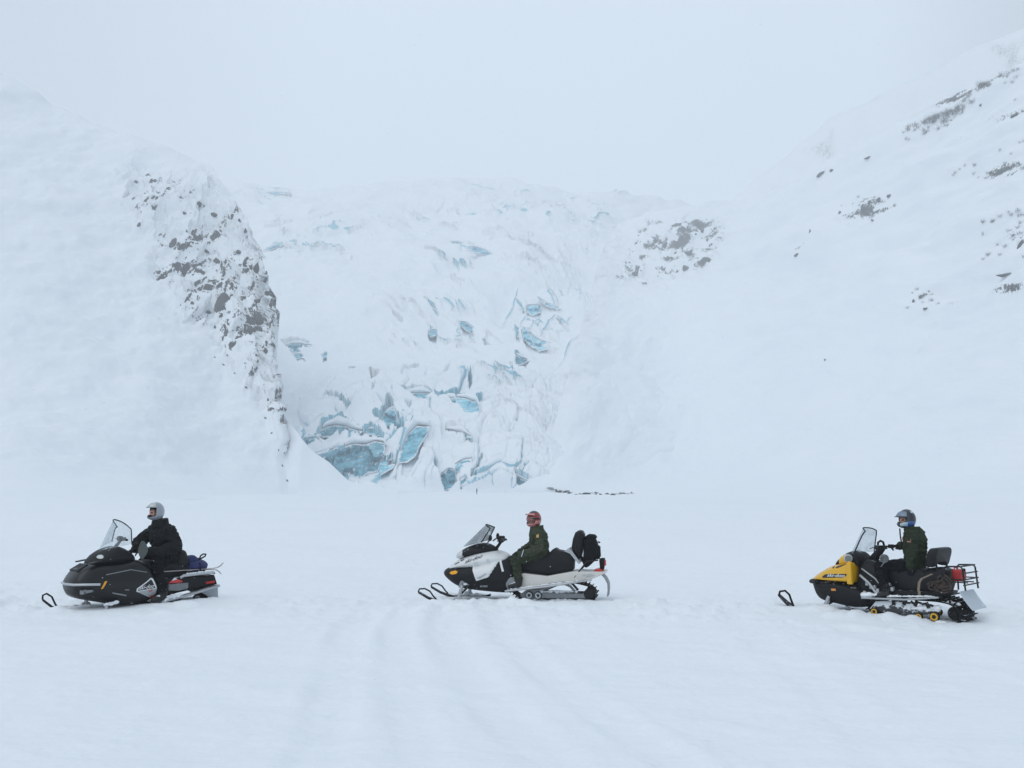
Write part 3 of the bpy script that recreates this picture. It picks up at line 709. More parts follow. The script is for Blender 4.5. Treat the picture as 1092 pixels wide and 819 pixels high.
def far_ridge(name, pts, d0, d1, seed):
    xs = np.linspace(pts[0][0], pts[-1][0], 150)
    P, y, D, rows = landform(xs, lambda x: x * 0 + d0, lambda x: x * 0 + d1, None, curve(pts), 60, 1., 4, 200., .1)
    n = normals(P); P2 = P + n * (9 * fbm(P[..., 0] * .01, P[..., 2] * .015, octv=5, seed=seed))[..., None]
    rk = np.clip(.04 + .40 * fbm(P[..., 0] * .03, P[..., 2] * .03, octv=4, seed=seed + 5), 0, .55)
    rows[1] = P2; rows[0] = rows[0]
    allp = np.concatenate(rows, 0); rk = np.concatenate([rk[:1] * 0, rk] + [rk[-1:] * 0] * (len(rows) - 2), 0)
    return sheet_object(name, allp[..., 0], allp[..., 1], allp[..., 2], M['snow_hill'], ('rock', rk))
far_ridge('mountain_ridge', [(780, 215), (840, 168), (880, 128), (930, 105), (1000, 72), (1092, 30), (1400, -60)], 800, 1250, 601)
#far_ridge('hill_ridge', [(-400, -60), (-100, 40), (0, 62), (60, 78), (120, 112), (170, 160)], 700, 1000, 611)

EYEV = Vector((0, 0, EYE))
def on_land(x, y, trees):
    """the nearest point of the land that a bearing / elevation of the photograph meets"""
    sx, sz = sight(x, y); d = Vector((float(sx), 1, float(sz))).normalized(); best = None
    for t in trees:
        h = t.ray_cast(EYEV, d)
        if h[0] is not None and (best is None or h[3] < best[1]): best = (h[0], h[3], h[1])
    return best
LAND = [FLOOR_T, HILL_T, GLACIER_T, SLOPE_T]

# ------------------------------------------------------------------ blue ice blocks of the icefall
def ice_block(outline, mat_, label, depth=9., lean=.25, cap=1.0, rough=1.0, seed=0, ahead=0., snowcap=True, at=None):
    """an ice wall with the traced outline at its own distance: a rough front that leans back, real thickness, snow lying on its top edge"""
    cx = sum(p[0] for p in outline) / len(outline); cy = sum(p[1] for p in outline) / len(outline)
    hits = [on_land(px * .7 + cx * .3, py * .7 + cy * .3, [GLACIER_BASE]) for px, py in outline]
    ds = [h[0].y for h in hits if h]
    D = float(np.mean(ds)) if ds else 345.
    hx = np.array([[h[0].x, h[0].z, 1.] for h in hits if h]); tilt = np.linalg.lstsq(hx, np.array(ds), rcond=None)[0] if len(ds) > 3 else (0, .8, 0)
    tx_, tz_ = float(np.clip(tilt[0], -.5, .5)), float(np.clip(tilt[1], .1, 1.6)); high = min(p[1] for p in outline) < 320
    if high: D = min(ds) - 1.0; lean = max(lean, .2); tx_ = 0.
    else: lean = lean + tz_ - .25; ahead = -1.7
    sc_ = D / F
    # front face in metres about the block's own base
    sx0, sz0 = sight(cx, max(p[1] for p in outline)); base = Vector((float(sx0) * D, D, EYE + float(sz0) * D))
    pts = []
    for px, py in outline:
        sx, sz = sight(px, py); pts.append(Vector((float(sx) * D - base.x, 0, EYE + float(sz) * D - base.z)))
    zm = sum(p.z for p in pts) / len(pts); xm = sum(p.x for p in pts) / len(pts)
    def wall(x, z): return lean * (z - zm) + tx_ * (x - xm) - ahead
    rs = np.random.default_rng(seed + 900)
    # densify the outline and roughen it
    ring = []
    for a, b in zip(pts, pts[1:] + pts[:1]):
        k = max(1, int((b - a).length / 1.3))
        for i in range(k):
            p = a.lerp(b, i / k); 
            if i: p = p + Vector((rs.normal(0, .12), 0, rs.normal(0, .12)))
            ring.append(p)
    hgt = max(p.z for p in ring); 
    bm = bmesh.new(); lay = bm.verts.layers.float.new('rim')
    front = [bm.verts.new(p) for p in ring]; f = bm.faces.new(front)
    bmesh.ops.triangulate(bm, faces=[f])
    for _ in range(3):
        e = [e for e in bm.edges if e.calc_length() > 1.6]
        if not e: break
        bmesh.ops.subdivide_edges(bm, edges=e, cuts=1); bmesh.ops.triangulate(bm, faces=bm.faces)
    vs = list(bm.verts); co = np.array([v.co[:] for v in vs])
    off = seed * 13.7
    f1, f2, idv, tx, ty = worley(co[:, 0] * .16 + off, co[:, 2] * .24 + off, seed + 3)
    g1, g2, gid, gx, gy = worley(co[:, 0] * .40 + off, co[:, 2] * .55 + off, seed + 5)
    dy = 1.35 * rough * ((idv - .5) * 2.2 + ty * 1.3 + (gid - .5) * .9 + .5 * fbm(co[:, 0] * .5 + off, co[:, 2] * .5, octv=3, seed=seed))
    edge = {v.index for v in bm.verts if v.is_boundary}
    bm.verts.index_update()
    for i, v in enumerate(vs):
        v.co.y = dy[i] * (.45 if v.is_boundary else 1) + wall(v.co.x, v.co.z)
    rim_pts = np.array([v.co[:] for v in vs if v.is_boundary]); allc = np.array([v.co[:] for v in vs])
    rim_d = np.sqrt(((allc[:, None, (0, 2)] - rim_pts[None, :, (0, 2)]) ** 2).sum(-1)).min(1)
    for v, d_ in zip(vs, rim_d): v[lay] = float(max(0., 1 - d_ / (1.0 if len(ring) > 18 else .25)))
    # thickness: the rim carried back into the glacier
    be = [e for e in bm.edges if e.is_boundary]
    ext = bmesh.ops.extrude_edge_only(bm, edges=be)
    nv = [g for g in ext['geom'] if isinstance(g, bmesh.types.BMVert)]
    c = sum((v.co for v in nv), Vector()) / len(nv)
    for v in nv: v.co = Vector((c.x + (v.co.x - c.x) * .9, v.co.y + depth, c.z + (v.co.z - c.z) * .95))
    bmesh.ops.contextual_create(bm, geom=[e for e in bm.edges if e.is_boundary])
    bmesh.ops.recalc_face_normals(bm, faces=bm.faces)
    me = bpy.data.meshes.new('ice_block'); bm.to_mesh(me); bm.free(); me.materials.append(mat_)
    o = bpy.data.objects.new('ice_block', me); COL.objects.link(o); o.location = base
    tag(o, label, 'ice block', 'blue ice walls and blocks showing in the icefall')
    if snowcap:
        # snow cushion along the upper edge
        n = len(ring); zs = [p.z for p in ring]
        top = sorted([p for i, p in enumerate(ring) if (ring[(i + 1) % n].x - ring[i - 1].x) * orient(ring) > .15], key=lambda p: p.x)
        if len(top) >= 3:
            path = [Vector((p.x, wall(p.x, p.z) + .3, p.z + .35 * cap)) for p in top]
            path = path[::max(1, len(path) // 26)]
            b = MB(); rings = []
            for i, p in enumerate(path):
                t = i / (len(path) - 1); w = cap * (.35 + .65 * math.sin(math.pi * min(max(t, .04), .96))) * (1 + .25 * rs.normal())
                w = max(.25 * cap, w); rr = []
                for k in range(10):
                    a = 2 * math.pi * k / 10
                    rr.append(p + Vector((rs.normal(0, .08), math.cos(a) * (1.6 * cap + 1.2) + 1.6 * cap, math.sin(a) * w * (1.5 if math.sin(a) > 0 else .7) + .4 * w)))
                rings.append(rr)
            b.loft(rings); b.build('snow_cap', M['snow_cap'], o, sub=1)
    return o

def orient(ring):
    n = len(ring); a = sum(ring[i].x * ring[(i + 1) % n].z - ring[(i + 1) % n].x * ring[i].z for i in range(n))
    return -1 if a > 0 else 1

for i, (outl, mk, lab, kw) in enumerate(ICE):
    ice_block(outl, M[mk], lab, seed=i, **kw)

# ------------------------------------------------------------------ rocks
def rock_mesh(seed, flat=.75):
    rs = np.random.default_rng(seed)
    bm = bmesh.new(); bmesh.ops.create_icosphere(bm, subdivisions=2, radius=1)
    planes = [(lambda v: (v / np.linalg.norm(v)))(rs.normal(size=3)) for _ in range(11)]
    for v in bm.verts:
        p = np.array(v.co[:])
        for k, pl in enumerate(planes):
            d = p @ pl; lim = .50 + .28 * ((k * 37) % 11) / 11
            if d > lim: p = p - pl * (d - lim)
        p = p + rs.normal(0, .025, 3)
        v.co = Vector((p[0], p[1], p[2] * flat))
    me = bpy.data.meshes.new('rock'); bm.to_mesh(me); bm.free()
    return me
ROCKS = []
for k in range(6):
    me = rock_mesh(50 + k); me.materials.append(M['rock_dark'] if k % 3 else M['rock']); ROCKS.append(me)

def add_rock(x, y, w, h, label, group, tilt=0., me=None, sink=.15, trees=LAND, deep=.8):
    hit = on_land(x, y, trees)
    if not hit: return None
    p = hit[0]; s = p.y / F
    o = bpy.data.objects.new('rock', me or random.choice(ROCKS)); COL.objects.link(o)
    ww, hh = w * s * .52, h * s * .52
    d = (p - EYEV).normalized()
    o.location = p + d * (sink * ww); o.rotation_euler = (random.uniform(-.2, .2), tilt, random.uniform(-.5, .5))
    o.scale = (ww, ww * deep, hh / .75)
    tag(o, label, 'rock', group)
    return o

GL = 'rocks bared on the cliff of the snowy hill'
rs0 = random.Random(3)
slab_me = rock_mesh(91, .9); slab_me.materials.append(M['rock'])
add_rock(238.5, 328, 21, 31, 'largest smooth brown rock slab in the hill cliff', GL, .35, slab_me, trees=[HILL_T])
add_rock(277, 341, 11, 19, 'pointed brown rock slab by the cliff edge, right of the largest slab', GL, -.15, slab_me, trees=[HILL_T])
for x, y, w, h, t, lab in [
    (212, 218, 10, 9, 0, 'topmost dark rock near the snowy brow of the hill'), (228, 229, 12, 6, .3, 'flat dark rock just right of and below the topmost one'),
    (184, 260, 9, 18, .5, 'tall slanted dark rock on the snow side of the cliff'), (148, 240, 4, 9, .4, 'lone narrow rock out in the snow beside the cliff'),
    (196, 290, 12, 18, .2, 'rough dark rock pile at the lower rim of the cliff'), (232, 279, 13, 8, .4, 'wide dark rock in the middle of the cliff above the largest slab'),
    (262, 279, 7, 13, .2, 'upright rock on the skyline half way down the cliff'), (255, 269, 9, 6, .3, 'small wedge rock over the upright skyline rock'),
    (274, 285, 8, 16, .1, 'greyish ledge rock on the cliff skyline'), (283, 296, 5, 17, 0, 'thin upright rock at the outermost cliff edge'),
    (221, 334, 10, 8, .5, 'dark rock at the lower left corner of the largest slab'), (268, 352, 10, 8, 0, 'broad dark rock under the pointed slab'),
    (262, 246, 5, 8, .3, 'small rock at the upper end of the cliff skyline'), (220, 268, 8, 5, .3, 'small flat rock above the middle of the cliff')]:
    add_rock(x, y, w, h, lab, GL, t, trees=[HILL_T])
for x, y, w, h in ((306, 513, 3, 5), (301, 497, 2.5, 4), (297, 480, 2, 3), (290, 462, 3, 2.5), (283, 446, 4, 3), (262, 413, 5, 3), (268, 399, 4, 3), (250, 398, 3, 2.5), (286, 426, 3, 4), (229, 381, 3, 2), (238, 389, 4, 2.5)):
    add_rock(x, y, w, h, 'small dark rock along the snow ridge running down from the hill cliff', 'small rocks along the snow ridge', .2, trees=[HILL_T])
for _ in range(18):
    x = rs0.uniform(190, 288); y = rs0.uniform(225, 380)
    ramp = np.interp(x, [150, 195, 240, 285, 300], [240, 320, 365, 400, 420])
    if y > ramp: continue
    w = rs0.uniform(2.5, 5.5)
    add_rock(x, y, w, w * rs0.uniform(.7, 1.5), 'small dark rock poking through the snow of the hill cliff', 'small rocks in the hill cliff', rs0.uniform(-.5, .6), trees=[HILL_T])

GR = 'rocks of the outcrop between glacier and right slope'
for x, y, w, h, t, lab in [(752, 279, 16, 11, .3, 'biggest brown rock at the right end of the outcrop'), (736, 272, 18, 4, .55, 'long thin slanted rock ledge leading into the biggest outcrop rock'),
                           (732, 286, 13, 8, 0, 'low wide dark rock below the slanted ledge'), (710, 261, 8, 10, .1, 'rounded rock in the upper middle of the outcrop'), (698, 259, 9, 9, -.2, 'rough rock at the upper left of the outcrop'),
                           (679, 291, 13, 8, 0, 'dark rock heap at the lower left of the outcrop'), (717, 276, 5, 5, 0, 'small square rock in the centre of the outcrop'), (750, 246, 7, 5, 0, 'topmost rock on the right of the outcrop')]:
    add_rock(x, y, w, h, lab, GR, t, trees=[SLOPE_T])
for _ in range(26):
    a = rs0.uniform(0, 6.28); r = rs0.random() ** .5
    x = 714 + 58 * r * math.cos(a); y = 266 - 18 * r * math.cos(a) * .6 + 30 * r * math.sin(a)
    w = rs0.uniform(1.8, 5)
    add_rock(x, y, w, w * rs0.uniform(.7, 1.3), 'small dark rock of the outcrop beside the glacier', 'small rocks of the outcrop', rs0.uniform(-.6, .6), trees=[SLOPE_T])
GS = 'rocks on the right slope'
for x, y, w, h, t, lab in [(876, 186, 15, 5, -.2, 'long dark rock on the misty skyline of the right slope'), (887, 182, 8, 4, -.2, 'smaller rock touching the long misty skyline rock'), (926, 168, 11, 3.5, -.2, 'flat grey rock farther up the misty skyline'),
                           (949, 209, 9, 5, 0, 'dark rock at the upper end of the short rock line'), (938, 213, 7, 7, 0, 'squat rock in the short rock line'), (928, 216, 6, 6, .2, 'rough rock in the middle of the short rock line'), (920, 220, 5, 6, 0, 'narrow rock toward the lower end of the short rock line'),
                           (896, 227, 7, 5, 0, 'low rock at the lower end of the short rock line'), (931, 235, 6, 3, 0, 'flat rock just under the short rock line'), (864, 247, 3.5, 6, 0, 'lone upright rock in open snow on the right slope'),
                           (850, 272, 9, 4, 0, 'wide dark rock low on the right slope'), (1049, 90, 12, 7, -.3, 'dark rock under the bushes of the top right brow'), (1082, 124, 11, 9, 0, 'clustered dark rock at the right border high on the slope'),
                           (974, 322, 5, 8, .3, 'dark rock at the foot of the snow ledge'), (984, 315, 18, 3, -.45, 'long thin rock edge under the snow ledge'), (988, 329, 10, 2.5, 0, 'flat rock sliver below the snow ledge'),
                           (1075, 293, 34, 3, 0, 'long low rock edge at the right border of the slope'), (1088, 262, 7, 14, .3, 'steep dark rock at the right border among bushes'), (1046, 112, 5, 5, 0, 'small round rock below the top right brow'), (880, 384, 5, 3, 0, 'faint small rock low in the smooth right snow')]:
    add_rock(x, y, w, h, lab, GS, t, trees=[SLOPE_T])
GF = 'rocks in the dark line at the valley edge'
for i in range(26):
    t = i / 25; x = 586 + 88 * t + rs0.uniform(-2, 2); y = 521.5 + 6.5 * sstep(0, .35, t) - 1.5 * t + rs0.uniform(-1.2, 1.2)
    if .36 < t < .42 or .82 < t < .88: continue
    w = rs0.choice([rs0.uniform(2.5, 5), rs0.uniform(5, 13)])
    add_rock(x, y, w, rs0.uniform(2., 5.), 'dark rock in the low line where the slope meets the valley floor', GF, rs0.uniform(-.3, .3), sink=-.1, trees=LAND)

# ------------------------------------------------------------------ leafless bushes
def bush_mesh(seed, n=15):
    rs = random.Random(seed); b = MB()
    for i in range(n):
        a = rs.uniform(0, 6.283); lean = rs.uniform(.1, .9); L_ = rs.uniform(.7, 1.5)
        p0 = Vector((rs.uniform(-.5, .5), rs.uniform(-.4, .4), -.1)); d = Vector((math.cos(a) * lean, math.sin(a) * lean, 1)).normalized()
        p1 = p0 + d * L_ * .5; p2 = p1 + (d + Vector((rs.uniform(-.5, .5), rs.uniform(-.5, .5), rs.uniform(-.1, .4)))).normalized() * L_ * .5
        b.tube([p0, p1, p2], [.02, .014, .005], 3)
        for _ in range(3):
            q = p0.lerp(p1, rs.uniform(.4, 1)); dd = Vector((rs.uniform(-1, 1), rs.uniform(-1, 1), rs.uniform(.1, 1))).normalized()
            b.tube([q, q + dd * L_ * rs.uniform(.25, .5)], [.010, .004], 3)
    o = b.build('shrub', M['twig'], smooth=False); me = o.data; bpy.data.objects.remove(o); return me
BUSHES = [bush_mesh(i) for i in range(5)]
def add_bush(x, y, size, label, group):
    hit = on_land(x, y, [SLOPE_T, HILL_T])
    if not hit: return
    o = bpy.data.objects.new('shrub', rs0.choice(BUSHES)); COL.objects.link(o); s = hit[0].y / F * size * .5
    o.location = hit[0]; o.scale = (s, s, s * rs0.uniform(.7, 1.)); o.rotation_euler = (0, 0, rs0.uniform(0, 6.28))
    tag(o, label, 'bush', group)
brow = curve([(955, 142), (1000, 125), (1018, 118), (1040, 96), (1060, 84), (1092, 70), (1110, 64)])
for i in range(110):
    x = rs0.choice([rs0.uniform(985, 1034), rs0.uniform(1010, 1100), rs0.uniform(960, 1030)]); y = float(brow(x)) + rs0.choice([rs0.uniform(-1, 4), rs0.uniform(-1, 14)])
    add_bush(x, max(y, 60), rs0.uniform(6, 15), 'grey leafless bush along the top right brow of the slope', 'bushes along the top right brow')
for i in range(26):
    add_bush(rs0.uniform(1048, 1100), rs0.uniform(226, 280), rs0.uniform(7, 13), 'grey leafless bush among the rocks at the right border', 'bushes at the right border')
for i in range(13):
    add_bush(rs0.uniform(1015, 1060), rs0.uniform(170, 192), rs0.uniform(5, 9), 'sparse leafless bush in snow below the top right brow', 'sparse bushes on the right slope')
for i in range(12):
    add_bush(rs0.uniform(968, 1005), rs0.uniform(306, 330), rs0.uniform(4, 8), 'small leafless bush along the snow ledge of the right slope', 'bushes along the snow ledge')
for i in range(10):
    add_bush(rs0.uniform(900, 960), 222 - rs0.uniform(0, 12), rs0.uniform(4, 7), 'small leafless bush in the short rock line', 'bushes in the short rock line')
for i in range(14):
    add_bush(rs0.uniform(665, 765), rs0.uniform(248, 292), rs0.uniform(4, 8), 'small leafless bush among the outcrop rocks', 'bushes on the outcrop')
for i in range(9):
    add_bush(rs0.uniform(1060, 1100), rs0.uniform(105, 190), rs0.uniform(6, 10), 'leafless bush high at the right border of the slope', 'bushes high at the right border')

# ------------------------------------------------------------------ snowmobiles: shared shapes
def stations(st):
    """(x, low z, high z, half widths at bottom / middle / top, z of the widest line) -> rings"""
    rings = []
    for u, zb, zt, wb, wm, wt, zm in st:
        h = [(0, zt + .02), (wt * .6, zt + .012), (wt, zt - .03 * min(1, (zt - zb) * 3)), ((wt + wm) / 2 + .012, (zt + zm) / 2), (wm, zm), ((wb + wm) / 2 + .01, (zb + zm) / 2), (wb, zb + .02), (wb * .6, zb), (0, zb)]
        rings.append([(u, y, z) for y, z in h] + [(u, -y, z) for y, z in h[-2:0:-1]])
    return rings
def shell(name, st, m, parent, sub=2):
    return MB().loft(stations(st)).build(name, m, parent, sub=sub)
def rounded(w, r): return [(-w, r), (-w + r * .4, r * .35), (-w + r, 0), (w - r, 0), (w - r * .4, r * .35), (w, r)]

def windshield(parent, fn, m, rim_m, rim_r=.011, nu=18, nv=12):
    g = [[fn(-1 + 2 * i / nu, j / nv) for i in range(nu + 1)] for j in range(nv + 1)]
    o = MB().loft(g, False, closed=False).build('windshield', m, parent, solid=.004, angle=80)
    edge = [g[j][0] for j in range(nv + 1)] + g[nv][1:-1] + [g[j][nu] for j in range(nv, -1, -1)]
    MB().tube(edge, rim_r, 6).build('windshield_rim', rim_m, o)
    return o

def resample(path, step, closed=True):
    P = [Vector((p[0], 0, p[1])) for p in path]; P = P + [P[0]] if closed else P; out = []; carry = 0
    for a, b in zip(P[:-1], P[1:]):
        L_ = (b - a).length; t = carry
        while t < L_: out.append(a.lerp(b, t / L_)); t += step
        carry = t - L_
    return out
def fillet(path, r, k=5):
    """rounded corners of a closed (x, z) path"""
    n = len(path); out = []
    for i in range(n):
        a, b, c = [Vector(path[(i + d) % n]) for d in (-1, 0, 1)]
        d1 = (a - b); d2 = (c - b); q = min(r, d1.length * .45, d2.length * .45)
        p, s = b + d1.normalized() * q, b + d2.normalized() * q
        for j in range(k + 1):
            t = j / k; out.append(tuple((1 - t) ** 2 * p + 2 * t * (1 - t) * b + t * t * s))
    return out
def track(parent, path, hw, r=.1, lug=.075, lug_h=.035):
    P = resample(fillet(path, r), .02); n = len(P); b = MB(); rings = []; c = sum(P, Vector()) / n
    for i in range(n):
        t = (P[(i + 1) % n] - P[i - 1]).normalized(); nn = Vector((t.z, 0, -t.x))
        if nn.dot(P[i] - c) < 0: nn = -nn
        o_ = P[i] + nn * .008; i_ = P[i] - nn * .012
        rings.append([(o_.x, -hw, o_.z), (o_.x, hw, o_.z), (i_.x, hw, i_.z), (i_.x, -hw, i_.z)])
        if i % max(1, int(lug / .02)) == 0:
            rot = Matrix((t, Vector((0, 1, 0)), nn)).transposed()
            for yy, ww in ((-hw * .68, hw * .6), (0, hw * .62), (hw * .68, hw * .6)):
                b.box(P[i] + nn * (.008 + lug_h / 2) + Vector((0, yy, 0)), (.016, ww, lug_h), rot)
    b.loft(rings + [rings[0]], False)
    return b.build('track', M['rubber'], parent, smooth=False)
def wheel(parent, u, y, z, r, rim_m, tyre_m=None, w=.05, hub=.4):
    o = MB().lathe([(r * .72, -w * .5), (r, -w * .4), (r, w * .4), (r * .72, w * .5)], (u, y, z), 22).build('wheel', tyre_m or M['rubber_clean'], parent)
    MB().lathe([(r * .80, -w * .45), (r * .82, -w * .62), (r * hub, -w * .62), (r * hub * .9, -w * .4), (r * .3, -w * .4)], (u, y, z), 22).build('rim', rim_m, o)
    MB().lathe([(r * .30, -w * .5), (r * .28, -w * .75), (r * .1, -w * .8)], (u, y, z), 12).build('hub', M['dark_metal'], o)
    return o
def ski(parent, y, us, tip, low, top, dz=0., w=.13, spindle=(.0, .3), loop_r=.016, mm=None):
    """blade from behind the spindle to its upturned tip, loop handle on the tip, spindle and saddle"""
    tx, tz = tip; lx, lz = low; px, pz = top
    line = [(us + .42, .05), (us + .30, .015), (us, .01), ((us + lx) / 2, .01), (lx, lz), ((lx + tx) / 2 + .02, (lz + tz) / 2 - .025), (tx, tz)]
    b = MB(); rings = []
    for i, (x, z) in enumerate(line):
        ww = w / 2 * (.75 if i in (0, len(line) - 2) else .45 if i == len(line) - 1 else 1); z += dz
        rings.append([(x, y - ww, z + .012), (x, y + ww, z + .012), (x, y + ww, z - .008), (x, y + ww * .2, z - .03), (x, y - ww * .2, z - .03), (x, y - ww, z - .008)])
    b.loft(rings); o = b.build('ski', mm or M['black_matte'], parent)
    lp = [(tx, y, tz + dz), ((tx * 2 + px) / 3 - .02, y, (tz + pz) / 2 + dz + .02), (px, y, pz + dz), ((px * 2 + lx) / 3 + .03, y, pz * .78 + lz * .2 + dz), ((px + lx * 2) / 3 + .03, y, pz * .35 + lz * .6 + dz), (lx + .02, y, lz + dz + .02)]
    MB().tube(lp, loop_r, 7).build('ski_loop', M['rubber_clean'], o)
    b = MB(); b.tube([(us, y, dz + .01), (us + spindle[0], y * .92, dz + spindle[1])], [.04, .028], 8); b.box((us, y, dz + .06), (.22, .07, .09), top=(.5, .8))
    b.build('spindle', M['alu'], o, bevel=.006)
    for s in (.0, .13):
        MB().tube([(us + spindle[0] + s * .3, y * .9, dz + spindle[1] * (.55 + s * 2.6)), (us + s + .10, y * .25, dz + spindle[1] * (.75 + s * 2))], .017, 6).build('suspension_arm', M['dark_metal'], parent)
    b = MB()
    for k in range(40):
        t = k / 39; a = t * 2 * math.pi * 6; x0 = Vector((us + .05, y * .72, dz + spindle[1] * .55)); x1 = Vector((us + .13, y * .42, dz + spindle[1] + .22))
        p = x0.lerp(x1, t); b.v.append((p.x + .035 * math.cos(a), p.y + .035 * math.sin(a), p.z))
    pts = b.v; MB().tube(pts, .008, 5).build('coil_spring', M['grey'], parent)
    return o
def handlebar(parent, u, z, hw, stem, rise=.05, sweep=.08, turn=0.):
    def P(x, y, zz):
        c, s = math.cos(turn), math.sin(turn); return (u + x * c - y * s, x * s + y * c, zz)
    pts = [P(sweep, -hw, z), P(sweep * .4, -hw * .6, z + .01), P(0, -hw * .3, z + rise * .2), P(-.01, 0, z - rise * .3), P(0, hw * .3, z + rise * .2), P(sweep * .4, hw * .6, z + .01), P(sweep, hw, z)]
    b = MB(); b.tube(pts, .013, 8); b.tube([(stem[0], 0, stem[1]), (u, 0, z - .02)], [.035, .026], 8); b.box((u, 0, z), (.09, .13, .06))
    o = b.build('handlebar', M['dark_metal'], parent, bevel=.005)
    for sg in (-1, 1):
        i = 0 if sg < 0 else -1; j = 1 if sg < 0 else -2
        a, c = Vector(pts[i]), Vector(pts[j]); MB().tube([a, a.lerp(c, .25), a.lerp(c, .9)], [.019, .021, .019], 8).build('grip', M['rubber_clean'], o)
        q = a.lerp(c, 1.2); MB().box(q, (.07, .07, .06)).tube([q, q + Vector((-.07, -sg * .03, -.005)), a + Vector((-.09, 0, -.005))], .007, 5).build('brake_lever', M['black_matte'], o, bevel=.008)
    return o
def bumpy(o, amp, sc_, seed):
    me = o.data; n = len(me.vertices); co = np.zeros(n * 3); me.vertices.foreach_get('co', co); co = co.reshape(-1, 3); nn = np.zeros(n * 3); me.vertices.foreach_get('normal', nn); nn = nn.reshape(-1, 3)
    d = fbm(co[:, 0] * sc_, co[:, 1] * sc_, co[:, 2] * sc_, 3, seed) * amp
    me.vertices.foreach_set('co', (co + nn * d[:, None]).ravel()); me.update()

